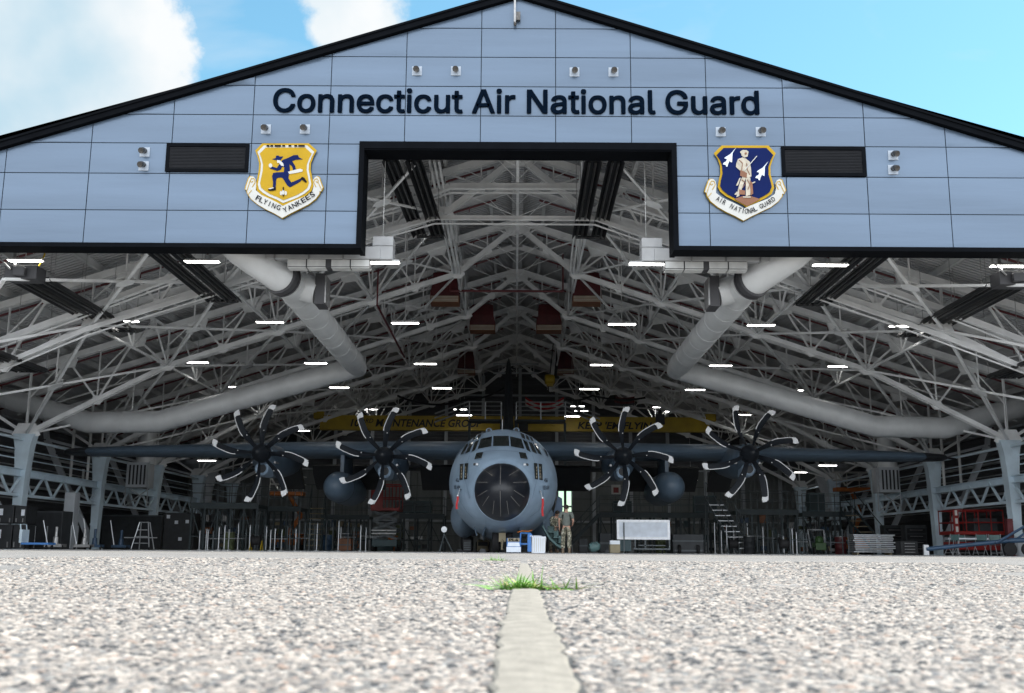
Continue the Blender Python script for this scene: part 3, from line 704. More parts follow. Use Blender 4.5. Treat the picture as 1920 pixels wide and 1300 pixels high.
for (x, z), r_, kind in plates:
    m = MB()
    if kind == 'top': pg = [(x-r_, z+.1), (x+r_, z+.1+0), (x+r_*.75, z-r_*.75), (x-r_*.6, z-r_*.95)]; pg = [(a, min(b, tz(a)+.1)) for a, b in pg]
    elif kind == 'low': pg = [(x-r_, z-.02), (x-r_*.6, z+r_*.8), (x+r_*.6, z+r_*.8), (x+r_, z-.02), (x+r_*.4, z-.2), (x-r_*.4, z-.2)]
    else: pg = disc(x, z, r_, r_*.8, 6)
    for yy in (-.075, .06): m.plate([(a, yy, b) for a, b in pg], (0, .015, 0))
    m.build('gusset_plate', 'white_steel', truss)
for s in (-1, 1):
    m = MB()
    m.loft([[(s*21.5-w2, y, z) for w2, y in ((-a, -.25), (a, -.25), (a, .25), (-a, .25))] for z, a in ((0, .15), (1.4, .18), (3.4, .25), (4.4, .34), (4.95, .46))])
    m.box((s*21.5-.36, -.3, 0), (s*21.5+.36, .3, .05)); m.box((s*21.5-.27, -.27, 3.35), (s*21.5+.27, .27, 3.5))
    for z in (1.2, 2.4): m.box((s*21.5-.2, -.265, z), (s*21.5+.2, -.25, z+.1))
    m.build('column', 'blue_steel', truss)
    m = MB(); m.ibeam((s*21.7, 0, .4), (s*24.4, 0, 5.6), .18, .26); m.ibeam((s*24.4, 0, 5.6), (s*24.6, 0, roof(24.6)-.6), .18, .26); m.bar((s*21.6, 0, 4.9), (s*24.4, 0, 5.6), .12, .14); m.bar((s*21.5, 0, 2.3), (s*23.0, 0, 3.0), .1, .1)
    m.build('outer_leg', 'grey_steel', truss)
NM = ['second white steel gable truss from the opening', 'third white steel gable truss from the opening', 'fourth white steel gable truss from the opening', 'fifth white steel gable truss, over the aircraft tail', 'last white steel gable truss before the back wall']
for k in range(1, 6): dup(truss, loc=(0, YT[k]-HY, 0), label=NM[k-1], parent=hangar)
# longitudinal bracing between the trusses
def long_brace(x, zt, zb, name, dense=2, w=.07):
    m = MB()
    m.bar((x, YT[0], zb), (x, YT[-1], zb), w*1.2, w*1.2)
    m.bar((x, YT[0], zt), (x, YT[-1], zt), w*1.4, w*1.4)
    for a, b in zip(YT, YT[1:]):
        for q in range(dense):
            y0 = a+(b-a)*q/dense; y1 = a+(b-a)*(q+1)/dense; ym = (y0+y1)/2
            m.bar((x, y0, zb), (x, ym, zt), w, w*.6); m.bar((x, ym, zt), (x, y1, zb), w, w*.6)
            m.plate([(x-.01, ym-.45, zt), (x-.01, ym+.45, zt), (x-.01, ym+.25, zt-.5), (x-.01, ym-.25, zt-.5)], (.02, 0, 0))
            if q: m.bar((x, y0, zb), (x, y0, zt), w*.8)
    return hb(m, name, 'white_steel')
BCZ = dict(BC)
for s in (-1, 1):
    for x in (15.5, 10.7, 6.5, 2.7): long_brace(s*x, tz(x)-.1, BCZ[x], 'longitudinal_brace', 2, .07)
    # column girder
    m = MB(); zt_, zb_ = 3.25, 2.3; xx = s*21.5
    m.ibeam((xx, YT[0], zt_), (xx, YT[-1], zt_), .3, .30); m.bar((xx, YT[0], zb_), (xx, YT[-1], zb_), .12, .12)
    for a, b in zip(YT, YT[1:]):
        for q in range(4):
            y0 = a+(b-a)*q/4; y1 = a+(b-a)*(q+1)/4
            m.bar((xx, y0, zt_), (xx, (y0+y1)/2, zb_), .09, .09); m.bar((xx, (y0+y1)/2, zb_), (xx, y1, zt_), .09, .09)
        m.bar((s*22.6, a, .2), (s*22.6, b, 4.2), .1) if False else None
    m.bar((xx, YT[0], 4.7), (xx, YT[-1], 4.7), .1, .1)
    for z in (3.9, 4.3): m.tube([(xx+s*.3, YT[0], z), (xx+s*.3, YT[-1], z)], .03, 6)
    hb(m, 'column_girder', 'blue_steel')
# ridge tie with thin herring-bone rods
m = MB(); m.bar((0, ZF+1.2, 13.35), (0, YT[-1], 13.35), .10, .12)
y = ZF+2.5
while y < YT[-1]-2:
    for s in (-1, 1):
        m.tube([(0, y, 13.4), (s*2.2, y-1.2, tz(2.2)-.1)], .018, 5); m.tube([(0, y+1.4, 13.4), (s*1.2, y+.4, tz(1.2)-.1)], .014, 5)
    y += 2.87
hb(m, 'ridge_tie', 'white_steel')
# X bracing between the trusses in the plane of their bottom chords, a plate at every crossing
YB_ = [ZF+.9]+YT
nb = 0
for i in range(len(YB_)-1):
    a, b = YB_[i], YB_[i+1]
    for s in (-1, 1):
        for (xa, za), (xb, zb2) in zip(BC[:4], BC[1:5]):
            m = MB(); P = [Vector((s*xa, a, za)), Vector((s*xb, b, zb2)), Vector((s*xb, a, zb2)), Vector((s*xa, b, za))]
            wd = .11 if xa > 10 else .085
            m.bar(P[0], P[1], wd, wd*.8); m.bar(P[2], P[3], wd, wd*.8)
            c = (P[0]+P[1])/2; ex = (P[1]-P[3]).normalized(); ey = Vector((0, 1, 0))
            pl6 = [c+ex*math.cos(t)*.34+ey*math.sin(t)*.34 for t in [k*math.pi/3 for k in range(6)]]
            m.plate([q+Vector((0, 0, -.055)) for q in pl6], (0, 0, -.02)); m.plate([q+Vector((0, 0, .055)) for q in pl6], (0, 0, .02))
            m.bar(c, (c.x, c.y, tz(c.x)), .05, .05)
            hb(m, 'cross_bracing', 'white_steel')
# intermediate rafters and joists
m = MB()
for a, b in zip(YT, YT[1:]):
    ym = (a+b)/2
    for s in (-1, 1):
        m.ibeam((0, ym, roof(0)-.45), (s*25, ym, roof(25)-.45), .12, .26, .02)
        for x in (3, 6, 9, 12, 15, 18, 21):
            m.bar((s*x, ym, roof(x)-.5), (s*(x+1.5), ym, roof(x+1.5)-1.25), .04, .04); m.bar((s*(x+1.5), ym, roof(x+1.5)-1.25), (s*(x+3), ym, roof(x+3)-.5), .04, .04)
        m.bar((s*3, ym, roof(3)-1.25), (s*24, ym, roof(24)-1.25), .06, .07)
hb(m, 'intermediate_rafter', 'white_steel')
# door guide rails behind the gable following the notch
for (yy, pts, w_) in ((36.75, [(0, 640), (150, 585), (455, 470), (787, 372), (843, 350), (1090, 350), (1145, 372), (1480, 478), (1780, 585), (1920, 640)], .24),
                      (37.2, [(20, 676), (160, 618), (480, 518), (710, 438), (815, 408), (1115, 410), (1215, 445), (1450, 520), (1760, 628), (1920, 688)], .15)):
    q = [at(px, py, yy) for px, py in pts]; m = MB()
    for a, b in zip(q, q[1:]):
        m.bar(a, b, .10, w_)
        m.bar(a+Vector((0, .12, -.2)), b+Vector((0, .12, -.2)), .05, .05); m.bar(a+Vector((0, -.1, -.1)), b+Vector((0, -.1, -.1)), .05, .05)
    hb(m, 'door_guide_rail', 'white_steel')
q = at(845, 350, 36.75); m = MB(); a_, b_ = at(842, 362, 36.8), at(1092, 362, 36.8); m.bar(a_, b_, .06, .05); hb(m, 'guide_rail_tie', 'white_steel')
# slanted channel beams beside the notch
for s in (-1, 1):
    pa = [at(814 if s < 0 else 1100, 300, 34.5), at(856 if s < 0 else 1075, 512, 45.8)]
    m = MB(); a, b = pa
    for dx in (-.16, 0, .16): m.bar(a+Vector((dx, 0, 0)), b+Vector((dx, 0, 0)), .07, .16)
    hb(m, 'hoist_rail', 'white_steel')
# sprinkler mains: thin dark red pipes up the slope between the trusses
for k in range(10):
    y = 33.2 + 4.3*k + (.5 if k % 2 else 0)
    m = MB()
    for s in (-1, 1): m.tube([(s*.9, y, roof(.9)-.72), (s*25, y, roof(25)-.72)], .045, 6)
    for s in (-1, 1):
        for x in range(2, 24, 3): m.tube([(s*x, y, roof(x)-.72), (s*x, y, roof(x)-.9)], .02, 5)
    o = m.build('sprinkler_pipe', 'red_pipe'); 
    tag(o, 'thin dark red sprinkler pipe up both roof slopes, pipe %s from the opening' % ['first', 'second', 'third', 'fourth', 'fifth', 'sixth', 'seventh', 'eighth', 'ninth', 'tenth'][k], 'sprinkler pipe', 'sprinkler pipes under the roof')
m = MB(); m.tube([(-3.2, 49.2, 12.3), (2.2, 49.2, 12.3)], .055, 8); m.tube([(-3.2, 49.2, 12.3), (-3.2, 49.2, 14)], .04, 6); m.tube([(2.2, 49.2, 12.3), (2.2, 49.2, 14.2)], .04, 6)
tag(m.build('sprinkler_main', 'red_pipe'), 'short horizontal dark red main between the two front unit heaters', 'pipe')
m = MB(); m.tube([at(707, 572, 44), at(758, 670, 52)], .045, 8); m.tube([at(707, 572, 44), at(707, 572, 44)+Vector((0, 0, 1.6))], .035, 6)
tag(m.build('drop_pipe', 'red_pipe'), 'dark red pipe slanting down behind the duct beside the yellow crane beam', 'pipe')
# ------------------------------------------------------------------ strip lights
def make_light():
    r = thing('strip_light', '', 'strip light', (0, 0, 0), 'fluorescent strip lights hung in rows')
    m = MB(); m.add([(-.54, -.13, 0), (.54, -.13, 0), (.54, .13, 0), (-.54, .13, 0), (-.52, -.04, .09), (.52, -.04, .09), (.52, .04, .09), (-.52, .04, .09)], [(0,1,5,4),(1,2,6,5),(2,3,7,6),(3,0,4,7),(4,5,6,7)])
    m.build('reflector', 'lamp_body', r, recalc=False)
    m = MB()
    m.add([(-.50, -.055, -.022), (.50, -.055, -.022), (.50, .055, -.022), (-.50, .055, -.022), (-.51, -.09, .004), (.51, -.09, .004), (.51, .09, .004), (-.51, .09, .004)], [(3,2,1,0),(0,1,5,4),(1,2,6,5),(2,3,7,6),(3,0,4,7)])
    m.build('lamp_tube', 'lamp', r, recalc=False)
    return r
proto = make_light(); used = False
colx = [-15.1, -9.6, -4.2, 4.1, 9.6, 15.1]
colname = ['outermost column beyond the yellow-emblem side', 'column under the yellow emblem', 'inner column on the yellow-emblem side', 'inner column on the blue-emblem side', 'column under the blue emblem', 'outermost column beyond the blue-emblem side']
rown = ['first', 'second', 'third', 'fourth', 'fifth']
for k, (Y, H) in enumerate(((31.4, 8.75), (40.1, 8.73), (49.2, 8.73), (56.8, 8.73))):
    for c, x in enumerate(colx):
        x += random.uniform(-.15, .15)
        zr = min(roof(x)-.3, 14.5 if abs(x) > 3 else 18)
        o = proto if not used else dup(proto); used = True
        o.location = (x, Y, H); o['label'] = 'strip light in the %s row from the opening, %s' % (rown[k], colname[c])
        m = MB(); m.tube([(0, 0, .1), (0, 0, roof(x)-.3-H)], .014, 5); m.tube([(-.36, 0, .07), (0, 0, .5)], .006, 4); m.tube([(.36, 0, .07), (0, 0, .5)], .006, 4)
        m.build('hanging_rod', 'lamp_body', o)
extra = [(441, 726, 62, 'small far strip light beyond the duct over the outer propeller'), (370, 678, 58, 'small strip light half hidden by the trusses above the duct'), (142, 785, 60, 'strip light low over the wing tip near the yellow-emblem side column'), (1800, 798, 60, 'strip light low over the wing tip near the blue-emblem side column'),
         (682, 758, 80, 'strip light just above the start of the yellow crane lettering'), (697, 768, 83, 'far strip light just above the crane beam'), (863, 768, 83, 'far strip light over the word group on the crane'), (870, 779, 70, 'strip light touching the crane beam near the tail fin'), (1083, 762, 80, 'far strip light above the word keep on the crane'), (1090, 771, 83, 'second far strip light above the word keep'),
         (1073, 781, 70, 'strip light touching the crane beam above the cockpit'), (1237, 764, 80, 'far strip light above the crane end'), (1260, 772, 76, 'strip light above the crane end near the duct'), (1393, 758+20, 70, 'strip light behind the outer propeller on the blue-emblem side'), (565, 808, 66, 'tilted strip light behind the outer propeller on the yellow-emblem side'),
         (1552, 873, 62, 'low strip light under the wing on the blue-emblem side'), (1503, 886, 76, 'lower strip light under the wing close to the outer propeller'), (388, 864, 62, 'low strip light under the wing on the yellow-emblem side'), (1295, 875+26, 80, 'faint strip light low on the back wall')]
for px, py, Y, lab in extra:
    p = at(px, py, Y); o = dup(proto); o.location = p; o['label'] = lab
    for ch in kids(o):
        if ch.name.startswith('hanging_rod'): bpy.data.objects.remove(ch)
    m = MB(); m.tube([(0, 0, .1), (0, 0, max(.5, roof(p.x)-.3-p.z))], .012, 5); m.build('hanging_rod', 'lamp_body', o)
# ------------------------------------------------------------------ black radiant tube heaters
def heater(x, y0, y1, z, label, burner=False, tilt=0, x1=None):
    r = thing('radiant_heater', label, 'radiant heater', (x, y0, z), 'long black radiant tube heaters'); L = y1-y0; dx = (x1-x) if x1 is not None else 0
    for s in (-.36, .36):
        m = MB(); prof = [(-.28, 0), (-.17, .17), (.17, .17), (.28, 0), (.265, 0), (.155, .15), (-.155, .15), (-.265, 0)]
        m.loft([[(s+a+dx*t, L*t, b) for a, b in prof] for t in (0, 1)])
        m.build('reflector_hood', 'heater', r)
        m = MB(); m.tube([(s-.10, .1, .06), (s-.10+dx, L-.1, .06)], .042, 8); m.tube([(s+.10, .1, .06), (s+.10+dx, L-.1, .06)], .042, 8)
        m.build('burner_tube', 'heater_tube', r, smooth=True)
    m = MB(); m.tube([(s_, L-.05+abs(.0), .06) for s_ in (-.5+dx, -.25+dx, 0+dx, .25+dx, .5+dx)], .06, 8); m.build('return_bend', 'heater', r)
    for t in (.03, .33, .66, .97):
        m = MB(); m.box((-.62+dx*t, L*t-.02, .17), (.62+dx*t, L*t+.02, .19))
        for s in (-.6, .6): m.tube([(s+dx*t, L*t, .17), (s+dx*t, L*t, min(roof(x+dx*t)-z-.2, 4.5))], .01, 4)
        m.build('hanger_strap', 'galv', r)
    if burner:
        m = MB(); m.box((-.5, -.75, -.08), (.5, -.1, .35)); m.box((-.15, -.95, -.02), (.2, -.75, .25)); m.build('burner_box', 'duct_dark', r, bevel=.02)
        m = MB(); sgn = 1
        m.tube([(-.3, -.5, .35), (-.35, -.5, .8), (-.2, -.45, 1.3), (-.25, -.4, 2)], .05, 8); m.tube([(-.3+.0, -.8, .2), (-.7, -.8, .6), (-.6, -.7, 1.3)], .03, 8); m.build('flue_pipe', 'galv', r, smooth=True)
        m = MB(); m.tube([(.4, -.5, .3), (.6, -.55, .75), (.5, -.5, 1.0), (.55, -.5, 1.6)], .025, 6); m.build('gas_hose', 'yellow', r, smooth=True)
heater(-3.6, 31.2, 39.4, 11.95, 'black tube heater on the yellow-emblem side of the tall centre notch', x1=-3.4)
heater(2.7, 31.2, 39.4, 11.95, 'black tube heater on the blue-emblem side of the tall centre notch', x1=2.75)
for s, nm in ((-1, 'yellow-emblem'), (1, 'blue-emblem')):
    heater(s*10.85, 31.2, 38.2, 9.05, 'black tube heater just outside the round white duct on the %s side' % nm)
    heater(s*15.2, 32.0, 39.8, 8.22, 'black tube heater with a burner box at its near end on the %s side' % nm, True)
    heater(s*18.4, 31.4, 39.6, 6.6, 'lowest black tube heater near the side wall on the %s side' % nm)
# ------------------------------------------------------------------ ducts
def duct(s, nm):
    r = thing('ventilation_duct', 'fat white round duct running in, then down the roof slope, %s side' % nm, 'duct', (s*7.3, 32, 8.35))
    ox, oy, oz = s*7.3, 32, 8.35
    def L(mb): mb.v = [(x-ox, y-oy, z-oz) for x, y, z in mb.v]; return mb
    A = Vector((s*7.25, 32.2, 8.38)); B = Vector((s*7.25, 47.3, 8.25)); C = Vector((s*16.3, 47.9, 5.75)); D = Vector((s*19.5, 48.0, 5.70)); E = Vector((s*25.5, 49.2, 7.4))
    m = MB(); n = 26; rad = .49
    # main run, two mitred bends, then back towards the camera along the side wall
    m.tube([A, A.lerp(B, .33), A.lerp(B, .66), B-Vector((0, 1.2, 0)), B, B+(C-B)*.10, B.lerp(C, .35), B.lerp(C, .7), C-(C-B)*.08, C, C+(D-C)*.3, D-(D-C)*.2, D, D+(E-D)*.06, D.lerp(E, .5), E], rad, n)
    L(m).build('main_duct', 'duct', r, smooth=True)
    for a, b, c in ((A, B, 9), (B, C, 6), (C, D, 2), (D, E, 3)):
        for i in range(1, c):
            m = MB(); p = a.lerp(b, i/c); d = (b-a).normalized(); m.lathe(p-d*.02, d, [(0, rad), (.0, rad+.012), (.04, rad+.012), (.04, rad)], n)
            L(m).build('duct_seam', 'duct', r, smooth=True)
    # take-off elbow near the opening: short fat elbow with a dark collar and a louvred box
    m = MB(); m.tube([Vector((s*8.85, 31.35, 9.45)), Vector((s*8.5, 31.4, 9.12)), Vector((s*8.05, 31.5, 8.82)), Vector((s*7.6, 31.8, 8.55)), Vector((s*7.3, 32.25, 8.38))], .50, n); L(m).build('elbow', 'duct', r, smooth=True)
    m = MB(); d = Vector((-s*.35, .92, -.15)).normalized(); m.lathe(Vector((s*7.42, 32.0, 8.45)), d, [(0, .51), (0, .57), (.06, .57), (.06, .53), (.26, .53), (.26, .57), (.32, .57), (.32, .51)], n); L(m).build('collar', 'duct_dark', r, smooth=True)
    m = MB(); m.tube([Vector((s*7.3, 33.1, 8.4)), Vector((s*6.95, 33.1, 8.4)), Vector((s*6.7, 33.1, 8.32)), Vector((s*6.45, 33.1, 8.25))], [.44, .46, .44, .42], n); L(m).build('branch_elbow', 'duct', r, smooth=True)
    m = MB(); a, b = sorted((s*6.45, s*6.15)); m.box((a, 32.7, 7.75), (b, 33.55, 8.75)); g_ = L(m).build('outlet_box', 'duct_dark', r)
    m = MB()
    for k in range(7): y_ = 32.74+k*.12; m.box((min(s*6.15, s*6.10), y_, 7.8), (max(s*6.15, s*6.10), y_+.04, 8.7))
    L(m).build('grille_slat', 'galv', g_)
    return r
def plenum(s, nm):  # box coordinates scaled about the camera, then partly refitted to image pixels
    r = thing('supply_plenum', 'white box duct with pale grilles beside the centre notch, %s side' % nm, 'duct', (s*6, 31.2, 9)); ox, oy, oz = s*6, 31.2, 9
    def L(mb): mb.v = [(x-ox, y-oy, z-oz) for x, y, z in mb.v]; return mb
    m = MB(); a, b = sorted((s*4.2, s*8.5)); m.box((a, 31.15, 8.80), (b, 31.9, 9.20)); L(m).build('box_duct', 'box_paint', r, bevel=.02)
    m = MB()
    for x in (5.3, 6.35, 7.4): m.box((min(s*x, s*(x+.035)), 31.12, 8.78), (max(s*x, s*(x+.035)), 31.93, 9.22))
    L(m).build('duct_flange', 'galv', r)
    m = MB(); a, b = sorted((s*3.82, s*4.45)); m.box((a, 31.25, 8.82), (b, 31.85, 9.55)); m.box((a-.02, 31.22, 9.25), (b+.02, 31.88, 9.28)); L(m).build('riser', 'box_paint', r, bevel=.015)
    m = MB(); a, b = sorted((s*4.5, s*7.0)); m.box((a, 31.2, 8.55), (b, 31.6, 8.80)); gb = L(m).build('grille_box', 'duct_dark', r)
    m = MB()
    for x in (4.52, 5.12, 5.86, 6.46): a, b = sorted((s*x, s*(x+.56))); m.box((a, 31.17, 8.57), (b, 31.2, 8.78)); m.box((a, 31.2, 8.525), (b, 31.58, 8.55))
    L(m).build('grille', 'lamp_body', gb)
for s, nm in ((-1, 'yellow-emblem'), (1, 'blue-emblem')): duct(s, nm); plenum(s, nm)
# down-pipes of the outlet boxes under the wing tips
def drop_duct(px, nm):
    p = at(px, 880, 58.0); r = thing('drop_duct', 'vertical grey duct drop with a louvred outlet box on the %s side' % nm, 'duct', (p.x, 58, 0))
    m = MB(); m.tube([(0, 0, 4.6), (0, 0, 6.3)], .50, 20); m.build('pipe', 'duct', r, smooth=True)
    m = MB(); m.box((-.75, -.7, 3.3), (.35, .5, 4.65)); b = m.build('outlet_box', 'grey_steel', r, bevel=.02)
    m = MB()
    for k in range(5): m.box((-.60+k*.2, -.74, 3.45), (-.52+k*.2, -.70, 4.5))
    m.build('grille_slat', 'dark', b)
    m = MB(); 
    for x in (-.8, .4): m.tube([(x, -.5, 4.7), (x, -.5, 2.3)], .03, 6)
    m.tube([(-.8, -.5, 2.3), (.4, -.5, 3.2)], .03, 6); m.tube([(.4, -.5, 2.6), (-.5, -.5, 3.2)], .03, 6); m.build('bracket', 'grey_steel', r)
drop_duct(272, 'yellow-emblem'); drop_duct(1665, 'blue-emblem')
for px, nm in ((383, 'yellow-emblem'), (1555, 'blue-emblem')):
    p = at(px, 900, 74); m = MB(); m.lathe((p.x, 74, 2.9), (0, 0, 1), [(0, .55), (1.2, .62), (2.6, .95), (2.9, 1.6), (3.2, 1.6)], 20)
    tag(m.build('duct_hood', 'grey_steel', smooth=True), 'flared grey duct drop further back on the %s side' % nm, 'duct')
# small tapered lighting hoods under the ducts
# ------------------------------------------------------------------ dark red unit heaters
for k, (px, py, Y, wd, lab) in enumerate(((835, 548, 50.0, 1.4, 'front unit heater, on the yellow-emblem side of the ridge'), (1100, 548, 50.0, 1.4, 'front unit heater, on the blue-emblem side of the ridge'),
        (905, 603, 58.0, 1.42, 'middle unit heater, close to the ridge on the yellow-emblem side'), (1029, 603, 58.0, 1.42, 'middle unit heater, close to the ridge on the blue-emblem side'),
        (875, 686, 72.0, 1.2, 'rear unit heater, on the yellow-emblem side of the fin'), (1059, 686, 72.0, 1.2, 'rear unit heater, on the blue-emblem side of the fin'))):
    p = at(px, py, Y); r = thing('unit_heater', 'dark red boxy '+lab, 'unit heater', p, 'dark red unit heaters under the ridge')
    h = wd*.5
    m = MB(); m.loft([[(-a, -b, z), (a, -b, z), (a, b, z), (-a, b, z)] for a, b, z in ((h, .5, -.3), (h, .5, -.12), (h*.86, .5, .25), (h*.82, .45, .85), (h*.5, .3, .95))]); m.build('cabinet', 'dark_red', r, bevel=.02)
    m = MB(); m.box((-h*.99, -.56, -.62), (h*.99, .5, -.31)); g_ = m.build('air_outlet', 'brown', r)
    m = MB()
    for q in range(4): m.box((-h*.95, -.60, -.60+q*.075), (h*.95, -.56, -.56+q*.075))
    m.build('louvre', 'pale_louvre', g_)
    m = MB()
    for x in (-h*.75, h*.75): m.tube([(x, 0, .8), (x, 0, max(1, roof(p.x+x)-p.z-.2))], .03, 5)
    m.build('hanger_rod', 'grey_steel', r)
# ------------------------------------------------------------------ yellow overhead crane with lettering
YC = 72.0
pa, pb, pm = at(600, 795, YC), at(1330, 795, YC), at(968, 795, YC); ztop = at(966, 781, YC).z; zbot = at(966, 808, YC).z
cr = thing('bridge_crane', 'long yellow overhead crane beam lettered in black behind the aircraft', 'crane', (pm.x, YC, zbot))
def crx(mb): mb.v = [(x-pm.x, y-YC, z-zbot) for x, y, z in mb.v]; return mb
for x0, x1 in ((pa.x, pm.x-.12), (pm.x+.12, pb.x)):
    m = MB(); m.box((x0, YC, zbot+.06), (x1, YC+.5, ztop-.06)); m.box((x0, YC-.06, zbot), (x1, YC+.56, zbot+.06)); m.box((x0, YC-.06, ztop-.06), (x1, YC+.56, ztop))
    crx(m).build('girder', 'yellow', cr)
for s_, xa, xb in (('1  3', 0, 0),):
    pass
def crane_text(s_, pxa, pxb, y0, y1, sh=.22, bold=.028):
    m = MB(); a = at(pxa, 795, YC).x; b = at(pxb, 795, YC).x; za = at(966, y1, YC).z; zb_ = at(966, y0, YC).z
    text_into(m, s_, lambda u, v, w_: (a+(b-a)*u, YC-.02, za+(zb_-za)*v), bold=bold, shear=sh, font='x')
    crx(m).build('crane_lettering', 'black_text', cr, recalc=False)
crane_text('103', 657, 684, 788, 802); crane_text('RD', 685, 700, 787, 795, bold=.01); crane_text('MAINTENANCE GROUP', 704, 904, 787.5, 802); crane_text("KEEP 'EM FLYING", 1083, 1237, 790, 804)
for x_ in (pa.x-.1, pb.x+.1):
    m = MB(); m.box((x_-.35, YC-.15, ztop-.25), (x_+.35, YC+.65, ztop+.25)); crx(m).build('end_truck', 'yellow', cr, bevel=.03)
pq = at(975, 797, YC); m = MB(); m.box((pq.x-.1, YC-.25, pq.z-.45), (pq.x+.55, YC-.07, pq.z+.35)); crx(m).build('control_box', 'dark', cr)
pq = at(1237, 783, YC); m = MB(); m.box((pq.x-.3, YC-.3, pq.z-.5), (pq.x+.3, YC-.07, pq.z+.2)); crx(m).build('control_box', 'charcoal', cr)
m = MB()
for s in (-1, 1): m.ibeam((s*13.4, 45, 10.3-.7), (s*13.4, YB-1, 9.6), .2, .35)
# hoist
p = at(1031, 712, 70.0); r = thing('chain_hoist', 'yellow chain hoist hanging under the roof beside the tail fin', 'hoist', p)
m = MB(); m.lathe((-.35, 0, 0), (1, 0, 0), [(0, .2), (.05, .33), (.35, .36), (.6, .33), (.68, .2)], 16); m.box((-.22, -.2, -.45), (.22, .2, 0)); m.build('motor_body', 'yellow', r, smooth=True)
m = MB(); m.tube([(0, 0, .3), (0.1, 0, 1.2), (.25, 0, 2.6)], .04, 6); m.tube([(.35, 0, .1), (.5, 0, 1.4), (.55, 0, 2.6)], .1, 8); m.tube([(-.1, 0, -.45), (-.1, 0, -.8), (0.05, 0, -.95), (.15, 0, -.85)], .04, 6); m.build('chain', 'heater', r)
# pale pipe frames (docking stand tops) above the crane beside the fin
for s, px0, px1 in ((-1, 880, 940), (1, 968, 1060)):
    r = thing('tail_dock', 'upper pipe railings of the tail dock on the %s side of the fin' % ('yellow-emblem' if s < 0 else 'blue-emblem'), 'railing', (at((px0+px1)/2, 770, 66).x, 66, 0)); bx = r.location.x
    xa, xb = at(px0, 770, 66).x-bx, at(px1, 770, 66).x-bx; z0 = at(966, 778, 66).z; z1 = at(966, 754, 66).z
    m = MB()
    for q in range(4): z = z0+(z1-z0)*q/3; m.tube([(xa, 0, z), (xb, 0, z)], .04, 6)
    for q in range(3): x = xa+(xb-xa)*q/2; m.tube([(x, 0, z0-.3), (x, 0, z1)], .04, 6)
    xo = xa if s < 0 else xb
    for q in range(3): z = z0+(z1-z0)*q/3; m.tube([(xo, 0, z+.3), (xo+s*2.2, .4, z-.45)], .05, 6)
    m.build('guard_rail', 'alu', r)
    m = MB(); m.box((min(xa, xb), -.1, z0-.42), (max(xa, xb), 1.2, z0-.30)); m.build('deck', 'stand', r)
    m = MB()
    for x in (xa, xb): m.box((x-.08, .5, 0), (x+.08, .66, z0-.42))
    m.build('post', 'stand', r)
# hanging banners
def banner(px0, px1, py, Y, sag, mats, lab, name='flag_banner'):
    a, b = at(px0, py, Y), at(px1, py, Y); m = MB(); n = 16
    for st in range(4):
        for i in range(n):
            t0, t1 = i/n, (i+1)/n
            P = lambda t, q: (a.x+(b.x-a.x)*t, Y+.05*math.sin(t*20), a.z-sag*4*t*(1-t)-q*.14)
            m.add([P(t0, st), P(t1, st), P(t1, st+1), P(t0, st+1)], [(0, 1, 2, 3)], st % 2)
    tag(m.build(name, mats), lab, 'banner')
banner(985, 1057, 744, 68.5, .45, ['ribbon', 'cream'], 'sagging red and white striped bunting behind the tail fin')
banner(1152, 1190, 743, 70, .1, ['dark_red', 'charcoal'], 'short dark red cloth draped on the far cable')
for (p0, p1, sg) in (((745, 742), (880, 748), .5), ((880, 748), (945, 728), .2), ((1060, 748), (1110, 742), .2), ((1110, 742), (1210, 746), .2)):
    a, b = at(*p0, 70), at(*p1, 70); m = MB(); m.tube([a.lerp(b, i/8)+Vector((0, 0, -sg*4*(i/8)*(1-i/8))) for i in range(9)], .07, 6)
    tag(m.build('festoon_cable', 'dark'), {745: 'sagging black cable stretch above the maintenance group lettering', 880: 'black cable stretch rising to the tail fin', 1060: 'black cable stretch beside the striped bunting', 1110: 'outermost black cable stretch above the keep em flying lettering'}[p0[0]], 'cable')
m = MB()
for y in (700, 683):
    a, b = at(925, y, 74), at(1010, y, 74); m.tube([a, b], .07, 6)
tag(m.build('cross_pipe', 'grey_steel'), 'two short horizontal pipes high behind the tail fin', 'pipe')
# rods reaching down towards the wing tips
for s, pts in ((-1, [(131, 788, 905, 54), (162, 740, 912, 54), (155, 880, 905, 56)]), (1, [(1772, 745, 925, 54), (1803, 800, 916, 54)])):
    for i, (px, ya, yb_, Y) in enumerate(pts):
        a, b = at(px, ya, Y), at(px, yb_, Y); m = MB(); m.tube([(0, 0, 0), (0, 0, a.z-b.z)], .075, 8); m.box((-.12, -.12, -.04), (.12, .12, .04))
        tag(m.build('support_pipe', 'lamp_body', loc=(b.x, Y, b.z)), ['thick pale vertical pipe under the low strip light by the %s side wing tip', 'thin pale vertical pipe just inside the %s side wing tip', 'short pale pipe under the %s side wing tip'][i] % ('yellow-emblem' if s < 0 else 'blue-emblem'), 'pipe')
# long low mezzanine girder on the blue-emblem side
p0, p1 = at(1620, 940, 60), at(1890, 905, 45)
m = MB(); m.ibeam((21.0, 44.5, 3.3), (20.2, 62, 3.35), .3, .35); 
# ------------------------------------------------------------------ aircraft
AX, AY = at(941, 905, 37.9).x, 37.7          # nose tip
plane = thing('transport_aircraft', 'grey four-propeller military transport plane parked nose-out in the hangar', 'aircraft', (AX, AY, 0))
def L(mb): mb.v = [(x-AX, y-AY, z) for x, y, z in mb.v]; return mb
